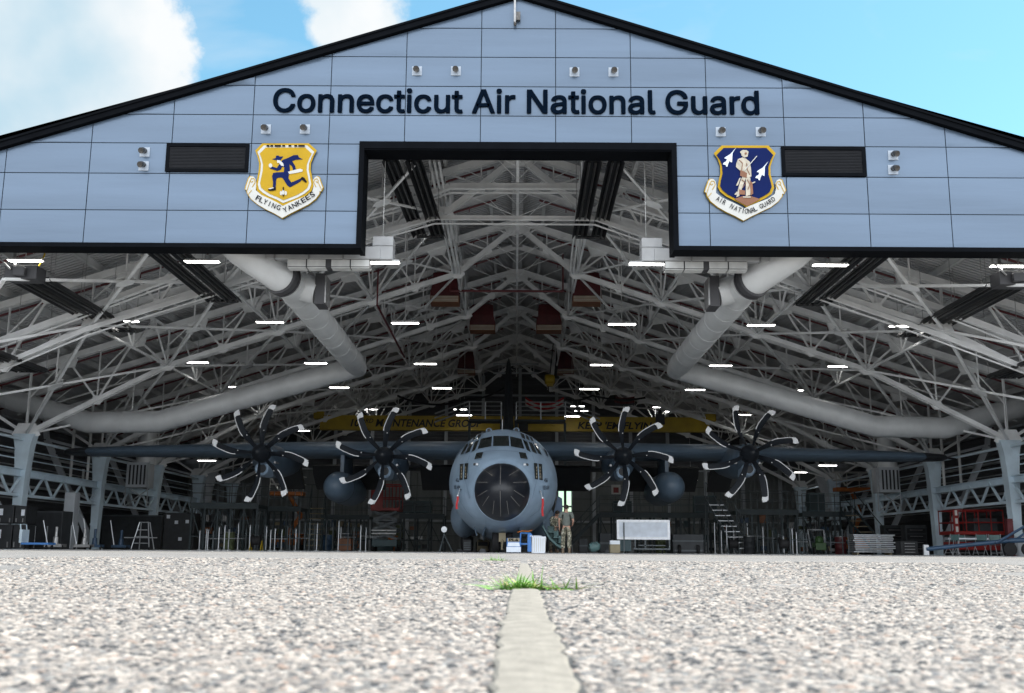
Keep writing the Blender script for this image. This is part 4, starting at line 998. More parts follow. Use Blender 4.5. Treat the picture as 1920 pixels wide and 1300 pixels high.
# fuselage rings: (y, centre z, half width, half height up, half height down)
zc = at(941, 905, 41.5).z
print('AIRCRAFT', AX, 'zc', zc)
ZR = at(941, 921, 38.4).z
ringsp = [(1.12, ZR, 1.015, 1.04, 1.06), (1.35, ZR+.04, 1.16, 1.17, 1.16), (1.75, ZR+.10, 1.40, 1.36, 1.34), (2.3, ZR+.2, 1.68, 1.58, 1.56), (2.9, ZR+.30, 1.90, 1.82, 1.76), (3.5, ZR+.38, 2.03, 2.02, 1.90), (4.1, zc-.04, 2.12, 2.14, 2.02), (4.8, zc, 2.16, 2.19, 2.10), (6, zc, 2.16, 2.19, 2.13), (10, zc, 2.16, 2.19, 2.15), (16, zc, 2.16, 2.19, 2.15), (20, zc+.25, 2.1, 1.95, 1.9), (25, zc+1.2, 1.3, 1.0, 1.2), (29.3, zc+1.9, .3, .3, .4)]
NS = 64
def ring(y, z, a, u, d):
    out = []
    for k in range(NS):
        t = 2*math.pi*k/NS; c, s_ = math.cos(t), math.sin(t)
        out.append((AX+a*math.copysign(abs(c)**.97, c), AY+y, z+(u if s_ > 0 else d)*s_))
    return out
# finer rings by smooth interpolation
def cr_(p0, p1, p2, p3, t): return .5*((2*p1)+(-p0+p2)*t+(2*p0-5*p1+4*p2-p3)*t*t+(-p0+3*p1-3*p2+p3)*t**3)
fine = []
for i in range(len(ringsp)-1):
    P = [ringsp[max(0, min(len(ringsp)-1, i+k))] for k in (-1, 0, 1, 2)]
    for q in range(4): fine.append(tuple(cr_(P[0][j], P[1][j], P[2][j], P[3][j], q/4) if j else P[1][0]+(P[2][0]-P[1][0])*q/4 for j in range(5)))
fine.append(ringsp[-1])
mb = MB(); mb.loft([ring(*r_) for r_ in fine]); bv = list(mb.v); bf = list(mb.f)
fus = L(mb).build('fuselage', 'plane', plane, smooth=True)
rp_ = [(0, .02), (.03, .16), (.10, .31), (.22, .47), (.40, .64), (.62, .80), (.86, .93), (1.12, 1.01)]
mr = MB(); rr = []
for y, r_ in rp_:
    k = r_/1.01; rr.append(ring(y, ZR, 1.012*k, 1.035*k, 1.055*k))
    rr[-1] = [(AX+(x-AX)*(1+.035*(1 if z > ZR else -1)*abs(z-ZR)) if abs(x-AX) > .01 else x, y_, z) for x, y_, z in rr[-1]]
mr.loft(rr); n0 = len(bv); bv += mr.v; bf += [tuple(i+n0 for i in f) for f in mr.f]
rad = L(mr).build('radome', 'radome', plane, smooth=True)
BV = BVHTree.FromPolygons([Vector(v) for v in bv], bf)
def hit(px, py, off=.012):
    d = ray(px, py); o = Vector((0, 0, CAMZ)); h = BV.ray_cast(o, d)
    if h[0] is None: return None
    n = h[1]; 
    if n.dot(d) > 0: n = -n
    return h[0]+n*off
K = 4.904
_hit = hit
def hit(px, py, off=.012):       # slides down a little when a point misses the skin at its outline
    for q in range(14):
        h = _hit(px + (941-px)*.006*q, py + (905-py)*.006*q, off)
        if h is not None: return h
    return None
def cpx(x, y): return (820+x/K, 780+y/K)
def patch(quadpx, mat, name, off=.012, n=6, parent=None, build=True, mb=None):
    m = mb or MB(); g_ = []
    A, B, C, D = quadpx
    for j in range(n+1):
        for i in range(n+1):
            u, v = i/n, j/n
            x = (A[0]*(1-u)+B[0]*u)*(1-v)+(D[0]*(1-u)+C[0]*u)*v; y = (A[1]*(1-u)+B[1]*u)*(1-v)+(D[1]*(1-u)+C[1]*u)*v
            h = hit(*cpx(x, y), off)
            g_.append(h)
    if any(h is None for h in g_): 
        print('patch miss', name, quadpx[0]); 
        if mb: return m
        return None
    m.add(g_, [(j*(n+1)+i, j*(n+1)+i+1, (j+1)*(n+1)+i+1, (j+1)*(n+1)+i) for j in range(n) for i in range(n)])
    if mb: return m
    return L(m).build(name, mat, parent or plane, recalc=False)
mir = lambda q: [(1172-x, y) for x, y in q]
wins = [[(515,189),(655,189),(661,284),(513,284)]]
for q in ([(402,217),(505,193),(498,287),(373,310)], [(348,243),(389,222),(352,321),(315,340)], [(302,252),(337,243),(300,336),(256,355)], [(267,262),(292,256),(246,350),(214,362)],
          [(375,176),(412,161),(398,205),(365,220)], [(340,189),(368,177),(354,219),(323,233)], [(305,206),(333,191),(311,233),(285,241)],
          [(362,345),(425,337),(410,395),(343,405)], [(213,446),(247,441),(240,590),(207,595)], [(256,440),(290,437),(281,584),(250,588)],
          [(178,318),(200,300),(168,372),(152,378)]):
    wins += [q, mir(q)]
fr_ = MB()
for q in wins:
    cx = sum(p[0] for p in q)/4; cy = sum(p[1] for p in q)/4
    patch(q, 'glass', 'cockpit_window', .022)
    # proud metal frame: four thin strips
    big = [(cx+(x-cx)*1.0+(5 if x > cx else -5), cy+(y-cy)*1.0+(5 if y > cy else -5)) for x, y in q]
    for i in range(4):
        a, b = q[i], q[(i+1) % 4]; c, d = big[(i+1) % 4], big[i]
        patch([a, b, c, d], None, 'f', .03, 3, mb=fr_)
L(fr_).build('window_frame', 'plane', plane, recalc=False)
# small khaki marks laid over the side windows, for things glimpsed behind
g_ = MB()
for x0, w_ in ((222, 8), (262, 6), (905, 7), (935, 8)):
    for k in range(4): patch([(x0, 470+k*28), (x0+w_, 468+k*28), (x0+w_, 488+k*28), (x0, 490+k*28)], None, 'x', .026, 2, mb=g_)
L(g_).build('side_window_mark', 'khaki', plane, recalc=False) 
# radome lightning strips
g_ = MB()
def strip(a, b, w_=3.2, n=8, off=.008, mb=None):
    a = Vector(a); b = Vector(b); d = (b-a).normalized(); q = Vector((-d.y, d.x))*w_/2
    return patch([tuple(a+q), tuple(b+q), tuple(b-q), tuple(a-q)], None, 'strip', off, n, mb=mb)
for a, b in (((583, 447), (578, 632)), ((416, 488), (505, 549)), ((755, 490), (660, 549)), ((345, 610), (460, 612)), ((697, 614), (822, 608)), ((460, 685), (368, 740)), ((703, 685), (800, 748)), ((474, 738), (415, 828)), ((675, 738), (755, 830)), ((523, 780), (510, 900)), ((638, 780), (656, 905)), ((578, 690), (582, 925))):
    strip(a, b, mb=g_)
L(g_).build('lightning_strip', 'streak', plane, recalc=False)
# stencils
def stencil(s_, x0, y0, x1, y1):
    m = MB(); ok = True; vs, fs = text_polys(s_, bold=.02, font='x')
    xa = min(v.x for v in vs); xb = max(v.x for v in vs); ya = min(v.y for v in vs); yb = max(v.y for v in vs); out = []
    for v in vs:
        h = hit(*cpx(x0+(x1-x0)*(v.x-xa)/(xb-xa), y1-(y1-y0)*(v.y-ya)/(yb-ya)), .012)
        if h is None: return
        out.append(h)
    m.add(out, fs); L(m).build('stencil_lettering', 'stencil', plane, recalc=False)
stencil('456', 172, 573, 203, 610); stencil('456', 980, 573, 1012, 612); stencil('103 AW', 155, 640, 212, 674); stencil('103 AW', 972, 640, 1028, 682)
for x, y in ((343, 447), (826, 450)):
    g_ = MB(); c = hit(*cpx(x, y), 0); g_.lathe(c+Vector((0, -.05, 0)), (0, 1, 0), [(0, .035), (0, .055), (.12, .055)], 14); L(g_).build('probe_port', 'dark', plane)
for x, y in ((366, 447), (803, 450)):
    g_ = MB(); c = hit(*cpx(x, y), 0); g_.lathe(c+Vector((0, -.10, 0)), (0, 1, 0), [(0, .03), (.02, .055), (.2, .06)], 14); L(g_).build('landing_light', 'alu', plane)
for x in (467, 735):
    c = hit(*cpx(x, 112), -.02); g_ = MB(); g_.lathe(c+Vector((0, .25, .02)), (0, -1, .05), [(0, .12), (.2, .14), (.35, .10), (.42, .03)], 16); L(g_).build('roof_antenna', 'plane', plane, smooth=True)
    g_ = MB(); g_.lathe(c+Vector((0, -.21, .03)), (0, 1, 0), [(0, .03), (.01, .075), (.05, .075)], 12); L(g_).build('antenna_lens', 'dark', plane)
c = hit(*cpx(597, 96), -.01); g_ = MB(); g_.tube([c, c+Vector((0, .1, .42))], .016, 6); L(g_).build('whip_antenna', 'alu', plane)
# oval exhaust ports low on the side
for cx, cy, rx, ry, rot in ((118, 755, 20, 50, -.12), (145, 925, 20, 52, -.5)):
    for mat, sc_, off in (('alu', 1, .014), ('plane', .86, .018)):
        m = MB(); ring_ = []
        for i in range(20):
            t = 2*math.pi*i/20; x = rx*sc_*math.cos(t); y = ry*sc_*math.sin(t); ring_.append(hit(*cpx(cx+x*math.cos(rot)-y*math.sin(rot), cy+x*math.sin(rot)+y*math.cos(rot)), off))
        if all(ring_):
            ce = sum(ring_, Vector())/20; m.add([ce]+ring_, [(0, i+1, (i+1) % 20+1) for i in range(20)]); L(m).build('oval_vent', mat if sc_ == 1 else 'plane_dark', plane, recalc=False)
    for dy in (-.42, .05, .45):
        m = MB(); q = []
        for i in range(12):
            t = 2*math.pi*i/12; x = rx*.55*math.cos(t); y = ry*.24*math.sin(t)+ry*dy; q.append(hit(*cpx(cx+x*math.cos(rot)-y*math.sin(rot), cy+x*math.sin(rot)+y*math.cos(rot)), .024))
        if all(q):
            ce = sum(q, Vector())/12; m.add([ce]+q, [(0, i+1, (i+1) % 12+1) for i in range(12)]); L(m).build('vent_hole', 'dark_red', plane, recalc=False)
# panel joints
for pts in ([(200,620),(195,700),(215,790),(270,880),(330,940)], [(965,640),(975,720),(960,800),(930,870),(850,930)], [(448,940),(448,1010)], [(722,935),(724,1010)], [(300,360),(270,440),(262,600),(300,760)], [(872,360),(902,440),(910,600),(872,760)], [(430,330),(585,318),(740,330)], [(340,150),(300,200),(200,360)], [(832,150),(872,200),(972,360)]):
    g_ = MB()
    for a, b in zip(pts, pts[1:]): strip(a, b, 1.6, 4, .009, mb=g_)
    L(g_).build('panel_joint', 'plane_dark', plane, recalc=False)
# red remove-before-flight streamers on the pitot probes
for i, (x, y0, y1, dx) in enumerate(((212, 738, 858, -8), (944, 756, 918, 2))):
    a = hit(*cpx(x, y0-60), .02); b = hit(*cpx(x, y0), .10); m = MB()
    m.lathe(a+Vector((0, -.02, 0)), (0, -1, 0), [(0, .03), (.22, .022), (.26, .01)], 8); L(m).build('pitot_probe', 'alu', plane)
    top_ = Vector((b.x, a.y-.16, b.z)); ln = (y1-y0)/K*38.9/F; m = MB(); n = 10; wd = .04
    for q in range(n):
        t0, t1 = q/n, (q+1)/n; f = lambda t: Vector((top_.x+dx/K*38.9/F*t+.012*math.sin(t*7), top_.y+.015*math.sin(t*9), top_.z-ln*t))
        p0, p1 = f(t0), f(t1); m.add([p0+Vector((-wd, 0, 0)), p0+Vector((wd, 0, 0)), p1+Vector((wd, 0, 0)), p1+Vector((-wd, 0, 0))], [(0, 1, 2, 3)])
        m.add([p0+Vector((-wd, .004, 0)), p0+Vector((wd, .004, 0)), p1+Vector((wd, .004, 0)), p1+Vector((-wd, .004, 0))], [(3, 2, 1, 0)])
    root = tag(m.build('warning_streamer', 'ribbon', recalc=False), ['narrow red warning streamer hanging beside the slot windows above the oval vents', 'longer red warning streamer hanging on the crew-steps side of the nose'][i], 'streamer')
    m = MB(); m.tube([a+Vector((0, -.2, 0)), top_], .012, 5); m.lathe(top_+Vector((0, -.02, .02)), (0, 1, 0), [(0, .03), (.04, .03)], 10); m.build('cord', 'alu', root)
# wing
ZW = at(945, 848, 47.5).z
def airfoil(x, yl, ch, th, z):
    up = [(0, 0), (.02, .30), (.08, .62), (.2, .92), (.35, 1), (.55, .82), (.8, .42), (1, .04)]
    lo = [(1, -.04), (.8, -.2), (.55, -.42), (.35, -.55), (.2, -.55), (.08, -.42), (.02, -.2)]
    return [(AX+x, yl+ch*a, z+th*.62*b) for a, b in up+lo]
for s in (-1, 1):
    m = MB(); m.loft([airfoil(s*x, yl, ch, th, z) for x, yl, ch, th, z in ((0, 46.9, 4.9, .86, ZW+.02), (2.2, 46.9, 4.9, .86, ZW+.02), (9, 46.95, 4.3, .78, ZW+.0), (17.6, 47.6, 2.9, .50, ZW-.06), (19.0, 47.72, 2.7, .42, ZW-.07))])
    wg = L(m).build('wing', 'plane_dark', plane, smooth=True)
    m = MB(); m.loft([airfoil(s*x, yl, ch, th, z) for x, yl, ch, th, z in ((19.0, 47.72, 2.7, .44, ZW-.07), (20.0, 47.9, 2.3, .32, ZW-.07), (20.25, 48.3, 1.4, .1, ZW-.06))]); L(m).build('wing_tip', 'dark', wg if False else plane, smooth=True)
    m = MB(); m.tube([(AX+s*20.2, 48.4, ZW-.05), (AX+s*20.75, 48.8, ZW-.07)], .05, 6); L(m).build('tip_light', 'dark', plane)
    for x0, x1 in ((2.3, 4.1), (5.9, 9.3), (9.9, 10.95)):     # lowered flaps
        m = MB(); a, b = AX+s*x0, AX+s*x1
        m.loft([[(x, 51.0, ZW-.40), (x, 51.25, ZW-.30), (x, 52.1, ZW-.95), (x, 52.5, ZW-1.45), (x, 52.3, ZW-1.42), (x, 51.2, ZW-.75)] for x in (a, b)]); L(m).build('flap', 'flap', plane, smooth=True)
# engines
def engine(x, rot, lab):
    hz = at(966, 853, 44.6).z
    pxm = {-10.1: (487, 849), -4.9: (719, 854), 4.9: (1170, 855), 10.1: (1408, 850)}[x]
    c = at(pxm[0], pxm[1], 44.3); cx, hz = c.x, c.z
    m = MB()
    secs = [(44.75, .42, .44, .44, 0), (45.0, .55, .52, .62, -.04), (45.6, .60, .58, .78, -.08), (46.6, .62, .60, .86, -.06), (48.2, .60, .58, .82, .0), (50.4, .48, .42, .55, .05), (52.3, .22, .2, .25, .12)]
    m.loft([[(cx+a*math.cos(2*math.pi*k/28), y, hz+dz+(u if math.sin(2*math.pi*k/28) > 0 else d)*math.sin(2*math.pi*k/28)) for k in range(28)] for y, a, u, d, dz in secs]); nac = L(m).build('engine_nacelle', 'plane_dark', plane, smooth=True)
    m = MB(); m.lathe((cx, 44.8, hz-.62), (0, 1, 0), [(0, .16), (-.03, .24), (0, .29), (.5, .34), (1.4, .3)], 22); L(m).build('air_intake', 'plane', nac, smooth=True)
    m = MB(); m.lathe((cx, 44.79, hz-.62), (0, 1, 0), [(0, .19), (.02, .19)], 18); L(m).build('intake_mouth', 'dark', nac)
    for sx_ in (-.5, .5):
        m = MB(); m.tube([(cx+sx_, 44.95, hz-.35), (cx+sx_*1.05, 46.5, hz-.3)], .05, 6); L(m).build('cowl_pipe', 'galv', nac)
    # propeller: the spinner with eight blades
    m = MB(); m.lathe((0, -.62, 0), (0, 1, 0), [(0, .045), (.03, .10), (.12, .17), (.28, .26), (.45, .345), (.62, .38), (.95, .39), (1.02, .36)], 32); 
    prop = m.build('propeller', 'blade', plane, smooth=True); prop.location = (cx-AX, 44.45-AY, hz); prop['label'] = lab
    m = MB(); m.lathe((0, -.635, 0), (0, 1, 0), [(0, .04), (.01, .05)], 12); m.build('spinner_cap', 'dark', prop)
    for k in range(8):
        ang = rot + k*45
        b = prop_blade.copy(); COL.objects.link(b); b.parent = prop; b.rotation_euler = (0, R(ang), 0)
        e = blade_edge.copy(); COL.objects.link(e); e.parent = prop; e.rotation_euler = (0, R(ang), 0)
# blade in the x-z plane, root on +z, tip swept towards +x (clockwise seen from the front)
def bl_edges(r):
    t = max(0, (r-.3)/1.76)
    c = -.05*math.sin(min(1, t/.75)*math.pi) + .62*max(0, t-.42)**2.0
    w = .066+.066*min(1, (t/.5))**1.2
    if t > .8: w = .132 - .03*((t-.8)/.2)
    return c-w, c+w
def blade_meshes():
    n = 26; m = MB(); top_, bot = [], []
    rs = [.28+(2.06-.28)*i/n for i in range(n+1)]
    for i, r in enumerate(rs):
        a, b = bl_edges(r); tw = .20*(1-(r-.28)/1.78)+.05; th = .030*(1-(r-.28)/1.9)+.008
        sl = .03*max(0, (r-1.9)/.16)
        top_.append([(a, -tw*.5, r-sl*0), ((a+b)/2, -th, r), (b, tw*.5, r - (.0 if i < n else .12)), ((a+b)/2, th, r)])
    m.loft(top_, cap=True)
    b = m.build('blade', 'blade', None, smooth=True)
    m = MB(); e = []
    for i, r in enumerate(rs):
        if r < 1.02: continue
        a, bb = bl_edges(r); tw = .20*(1-(r-.28)/1.78)+.05; w = .021
        e.append([(a-.010, -tw*.5-.014, r), (a+w, -tw*.5+.0-.016, r), (a+w, -tw*.5+.03, r), (a-.010, -tw*.5+.014, r)])
    m.loft(e)
    # white tip: a slanted cap over the last stretch
    a1, b1 = bl_edges(2.06); aM, bM = bl_edges(1.86); y = -.075
    aA, bA = bl_edges(1.88); m.plate([(aA-.01, y, 1.87), (aA+.10, y, 1.90), (bA+.02, y, 1.84), (b1+.03, y, 1.95), (b1+.05, y, 2.06), (a1+.07, y, 2.08), (a1-.01, y, 2.0)], (0, .06, 0))
    a2, b2 = bl_edges(.98); m.lathe((a2+(b2-a2)*.72, -.05, .96), (0, -1, 0), [(0, .022), (.012, .02)], 10)
    e = m.build('blade_edge', 'blade_white', None, recalc=True)
    return b, e
prop_blade, blade_edge = blade_meshes()
for x, rot, lab in ((-10.1, 6, 'outer propeller on the yellow-emblem side'), (-4.9, 7, 'inner propeller on the yellow-emblem side'), (4.9, -2, 'inner propeller on the blue-emblem side'), (10.1, -22, 'outer propeller on the blue-emblem side')): engine(x, rot, lab)
bpy.data.objects.remove(prop_blade); bpy.data.objects.remove(blade_edge)
# drop tanks
for s, px in ((-1, 631), (1, 1259)):
    c = at(px, 912, 46.0)
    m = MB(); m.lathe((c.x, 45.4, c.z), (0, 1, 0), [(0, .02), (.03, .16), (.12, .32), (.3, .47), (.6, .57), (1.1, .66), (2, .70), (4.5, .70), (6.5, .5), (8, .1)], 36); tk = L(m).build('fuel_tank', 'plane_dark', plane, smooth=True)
    m = MB(); m.lathe((c.x, 45.4, c.z), (0, 1, 0), [(1.3, .665), (1.3, .68), (1.34, .683), (1.34, .67)], 36); L(m).build('tank_band', 'dark', tk)
    m = MB(); m.loft([[(c.x+s*.0-a, y, z) for a, y in ((-.08, 47.3), (-.12, 48.2), (-.02, 50.3), (.02, 50.3), (.12, 48.2), (.08, 47.3))] for z in (c.z+.6, ZW-.1)]); L(m).build('tank_pylon', 'plane_dark', plane)
# landing gear fairings, gear, nose gear
for s in (-1, 1):
    m = MB(); secs = [(46.2, .05, .1), (46.7, .35, .45), (47.6, .55, .72), (49, .62, .82), (54, .6, .8), (57, .1, .2)]
    xf, zf, kf = (1.80, 1.52, 1.08) if s < 0 else (1.68, 1.42, 1.0)
    m.loft([[(AX+s*xf+a*math.cos(2*math.pi*k/24), y-(.8 if s < 0 else 0), zf+b*kf*math.sin(2*math.pi*k/24)) for k in range(24)] for y, a, b in secs]); L(m).build('gear_fairing', 'plane', plane, smooth=True)
    for y in (49.0, 51.0):
        m = MB(); m.wheel((AX+s*1.75, y, .70), .70, .46, hub=1); wh = L(m).build('main_wheel', ['rubber', 'hub_metal'], plane, smooth=True)
    m = MB(); m.box((AX+s*1.55-.12, 49.9, .7), (AX+s*1.55+.12, 50.1, 1.6)); L(m).build('main_gear_strut', 'hub_metal', plane)
    m = MB(); m.plate([(AX+s*.62, 39.9, .95), (AX+s*.62, 42.3, .80), (AX+s*.74, 42.3, .46), (AX+s*.72, 40.1, .62)], (s*.03, 0, 0)); L(m).build('gear_door', 'plane_dark', plane)
    m = MB(); m.wheel((AX+s*.24, 41.0, .48), .48, .30, hub=1); L(m).build('nose_wheel', ['rubber', 'hub_metal'], plane, smooth=True)
m = MB(); m.loft([[(AX+a*math.cos(2*math.pi*k/20), y, ZR-1.0+b*math.sin(2*math.pi*k/20)*(1 if math.sin(2*math.pi*k/20) < 0 else .3)) for k in range(20)] for y, a, b in ((39.5, .50, .10), (39.9, .64, .24), (42.4, .66, .30), (42.8, .5, .2))]); L(m).build('wheel_well', 'dark', plane)
m = MB(); m.tube([(AX, 41.0, 1.35), (AX, 41.0, .48)], .08, 10); m.tube([(AX-.3, 41.0, .48), (AX+.3, 41.0, .48)], .05, 8); m.tube([(AX, 41.0, .8), (AX, 42.1, 1.3)], .05, 8); L(m).build('nose_gear_strut', 'hub_metal', plane)
m = MB(); m.lathe((AX, 40.62, .93), (0, -1, 0), [(0, .05), (.06, .11), (.10, .11)], 14); m.box((AX-.09, 40.5, .78), (AX+.09, 40.62, 1.2)); L(m).build('taxi_light', 'alu_bright', plane)
m = MB(); m.box((AX-.13, 40.35, .40), (AX+.13, 40.5, .74)); m.tube([(AX, 40.4, .5), (AX, 40.0, .12)], .04, 8); L(m).build('tow_fitting', 'khaki', plane)
m = MB(); m.tube([(AX-1.05, 40.2, .95), (AX-.95, 40.2, .62)], .025, 6); L(m).build('belly_antenna', 'plane_dark', plane)
# tail
TX = at(953, 760, 62.5).x
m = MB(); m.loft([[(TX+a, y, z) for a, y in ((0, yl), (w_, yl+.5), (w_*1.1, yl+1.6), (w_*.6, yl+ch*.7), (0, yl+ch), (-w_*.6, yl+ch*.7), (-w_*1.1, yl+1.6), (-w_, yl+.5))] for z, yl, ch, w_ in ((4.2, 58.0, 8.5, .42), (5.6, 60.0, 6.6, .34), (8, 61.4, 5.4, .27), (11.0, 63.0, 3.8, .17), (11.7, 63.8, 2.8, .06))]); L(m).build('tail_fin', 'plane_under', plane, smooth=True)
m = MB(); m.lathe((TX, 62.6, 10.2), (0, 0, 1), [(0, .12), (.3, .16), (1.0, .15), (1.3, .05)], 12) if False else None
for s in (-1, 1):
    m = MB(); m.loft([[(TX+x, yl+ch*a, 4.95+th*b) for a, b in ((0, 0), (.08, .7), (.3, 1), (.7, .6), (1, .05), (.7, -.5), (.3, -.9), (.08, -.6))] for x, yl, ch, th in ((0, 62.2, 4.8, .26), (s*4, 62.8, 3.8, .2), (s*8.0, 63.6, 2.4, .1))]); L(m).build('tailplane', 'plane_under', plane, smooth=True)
# crew door with steps, folded down on the blue-emblem side
p0 = at(1018, 984, 41.2); p1 = at(1056, 1026, 40.8)
m = MB()
q = [Vector((p0.x, 41.2, p0.z)), Vector((p0.x+(p1.x-p0.x)*.35, 41.2, p0.z-(p0.z-p1.z)*.55)), Vector((p0.x+(p1.x-p0.x)*.7, 41.2, p0.z-(p0.z-p1.z)*.85)), Vector((p1.x, 41.2, p1.z))]
for a, b in zip(q, q[1:]): m.plate([a, b, b+Vector((0, 1.1, 0)), a+Vector((0, 1.1, 0))], (-.03, 0, -.07))
dr = L(m).build('crew_door', 'teal_light', plane); dr['label'] = 'pale green curved crew door folded down as steps'
m = MB()
for t in (.3, .55, .8):
    x = p0.x+(p1.x-p0.x)*t; z = p0.z-(p0.z-p1.z)*(t**.8); m.box((x-.02, 41.2, z+.02), (x+.24, 42.2, z+.06)); m.box((x-.02, 42.2, z-.2), (x+.22, 42.24, z+.3))
L(m).build('step', 'teal_light', dr)
m = MB(); m.plate([(AX+1.52, 41.25, .95), (AX+2.08, 41.25, 1.7), (AX+2.19, 41.25, 2.9), (AX+2.0, 41.25, 3.2)], (0, .9, 0)); 
m = MB(); m.plate([at(1046, 930, 42.4), at(1054, 935, 42.4), at(1055, 955, 42.4), at(1050, 985, 42.4), at(1030, 990, 42.4), at(1040, 955, 42.4)], (0, .06, 0)); L(m).build('door_frame_panel', 'blue_dull', plane)
# ------------------------------------------------------------------ people
def skin(name, mat, joints, edges, parent, root=0, sub=2, branch=.6):
    me = bpy.data.meshes.new(name); me.from_pydata([j[0] for j in joints], edges, []); me.materials.append(MATS[mat])
    o = bpy.data.objects.new(name, me); COL.objects.link(o); o.parent = parent
    md = o.modifiers.new('skin', 'SKIN'); md.use_smooth_shade = True; md.branch_smoothing = branch
    for i, j in enumerate(joints):
        r = j[1]; sv = me.skin_vertices[0].data[i]; sv.radius = r if isinstance(r, tuple) else (r, r); sv.use_root = (i == root)
    sd_ = o.modifiers.new('sub', 'SUBSURF'); sd_.levels = sub; sd_.render_levels = sub
    return o
def person(label, x, y, rz, pose, tops, h=1.8):
    r = thing('person', label, 'person', (x, y, 0), rz=rz)
    k = h/1.8; V = lambda a: (a[0]*k, a[1]*k, a[2]*k)
    P = dict(pelvis=(0, 0, .96), waist=(0, 0, 1.10), chest=(0, .0, 1.32), neckb=(0, .0, 1.50), neck=(0, .005, 1.56), head=(0, -.005, 1.66), crown=(0, .0, 1.75))
    P.update(pose)
    names = ['pelvis', 'waist', 'chest', 'neckb', 'neck', 'head', 'crown']
    J = []; E = []; idx = {}
    def j(n, r):
        idx[n] = len(J); J.append((V(P[n]), tuple(q*k for q in r) if isinstance(r, tuple) else r*k)); return idx[n]
    rr = dict(pelvis=(.15, .105), waist=(.135, .095), chest=(.16, .11), neckb=(.075, .06), neck=(.052, .055), head=(.076, .095), crown=(.055, .07))
    for n in names: j(n, rr[n])
    for a, b in zip(names, names[1:]): E.append((idx[a], idx[b]))
    for s in ('L', 'R'):
        for n, rad in (('sh', .062), ('el', .043), ('wr', .030), ('palm', (.038, .018))): j(n+s, rad)
        E += [(idx['neckb'], idx['sh'+s]), (idx['sh'+s], idx['el'+s]), (idx['el'+s], idx['wr'+s]), (idx['wr'+s], idx['palm'+s])]
        pp = Vector(P['palm'+s]); d = (pp-Vector(P['wr'+s])).normalized(); side = Vector((0, 1, 0))
        for q, (of, ln) in enumerate(((-.030, .065), (-.010, .078), (.010, .073), (.028, .055))):
            a = pp+side*of+d*.03; b = pp+side*of*1.1+d*(.03+ln*.55)+Vector((0, 0, 0)); c = pp+side*of*1.1+d*(.03+ln)+Vector(((-1 if s == 'R' else 1)*-.018, 0, 0))
            i0 = len(J); J.extend([(V(a), .010*k), (V(b), .0095*k), (V(c), .008*k)]); E += [(idx['palm'+s], i0), (i0, i0+1), (i0+1, i0+2)]
        a = pp-side*.035+d*.0; b = pp-side*.055+d*.035; i0 = len(J); J.extend([(V(a), .012*k), (V(b), .010*k)]); E += [(idx['palm'+s], i0), (i0, i0+1)]
        for n, rad in (('hip', .088), ('kn', .060), ('an', .042), ('toe', .040)): j(n+s, rad)
        E += [(idx['pelvis'], idx['hip'+s]), (idx['hip'+s], idx['kn'+s]), (idx['kn'+s], idx['an'+s]), (idx['an'+s], idx['toe'+s])]
    body = skin('body', 'skin', J, E, r)
    # head detail: nose, ears, face plane are small lathes joined to the hair child
    hd = Vector(V(P['head'])); m = MB()
    m.lathe(hd+Vector((0, .0, .005)), (0, 0, 1), [(-.02, .088), (.03, .096), (.075, .088), (.11, .055), (.125, .01)], 16)
    m.lathe(hd+Vector((0, .045, -.045)), (0, 0, 1), [(0, .045), (.05, .06), (.09, .055)], 12)
    m.build('hair', 'hair', r, smooth=True)
    m = MB()
    for s in (-1, 1): m.lathe(hd+Vector((s*.078, 0, -.015)), (s, 0, 0), [(0, .012), (0, .024), (.014, .026), (.018, .012)], 10)
    m.lathe(hd+Vector((0, -.085, -.02)), (0, -1, -.5), [(0, .016), (.02, .014), (.03, .006)], 8); m.build('ears_and_nose', 'skin', r, smooth=True)
    m = MB()
    for s in (-1, 1): m.lathe(hd+Vector((s*.03, -.087, .01)), (0, -1, 0), [(0, .010), (.006, .008)], 8)
    m.lathe(hd+Vector((-.022, -.082, -.055)), (1, 0, 0), [(0, .004), (.022, .007), (.044, .004)], 6); m.build('eyes_and_mouth', 'ink', r)
    # clothing follows the same joints with larger radii
    up = lambda n, g_: (V(P[n]), tuple((q+g_)*k for q in rr[n]))
    J2 = [up('pelvis', .022), up('waist', .028), up('chest', .026), (V(P['neckb']), (.085*k, .07*k))]; E2 = [(0, 1), (1, 2), (2, 3)]
    for s in ('L', 'R'):
        a, b, c = Vector(P['sh'+s]), Vector(P['el'+s]), Vector(P['wr'+s]); i0 = len(J2)
        J2 += [(V(a), .084*k)]; E2 += [(3, i0)]
        if tops == 'tee': J2 += [(V(a.lerp(b, .45)), .074*k), (V(a.lerp(b, .78)), .070*k)]; E2 += [(i0, i0+1), (i0+1, i0+2)]
        else: J2 += [(V(b), .062*k), (V(b.lerp(c, .9)), .046*k)]; E2 += [(i0, i0+1), (i0+1, i0+2)]
    sh_ = skin('shirt', 'shirt' if tops == 'tee' else 'camo', J2, E2, r)
    J3 = [(V(P['pelvis']), (.168*k, .125*k)), (V(tuple(Vector(P['pelvis'])+Vector((0, 0, .09)))), (.155*k, .118*k))]; E3 = [(0, 1)]
    for s in ('L', 'R'):
        i0 = len(J3); hp, kn, an = Vector(P['hip'+s]), Vector(P['kn'+s]), Vector(P['an'+s])
        J3 += [(V(hp), .112*k), (V(kn), .086*k), (V(kn.lerp(an, .5)), .086*k), (V(kn.lerp(an, .86)), .082*k)]; E3 += [(0, i0), (i0, i0+1), (i0+1, i0+2), (i0+2, i0+3)]
    skin('trousers', 'camo', J3, E3, r)
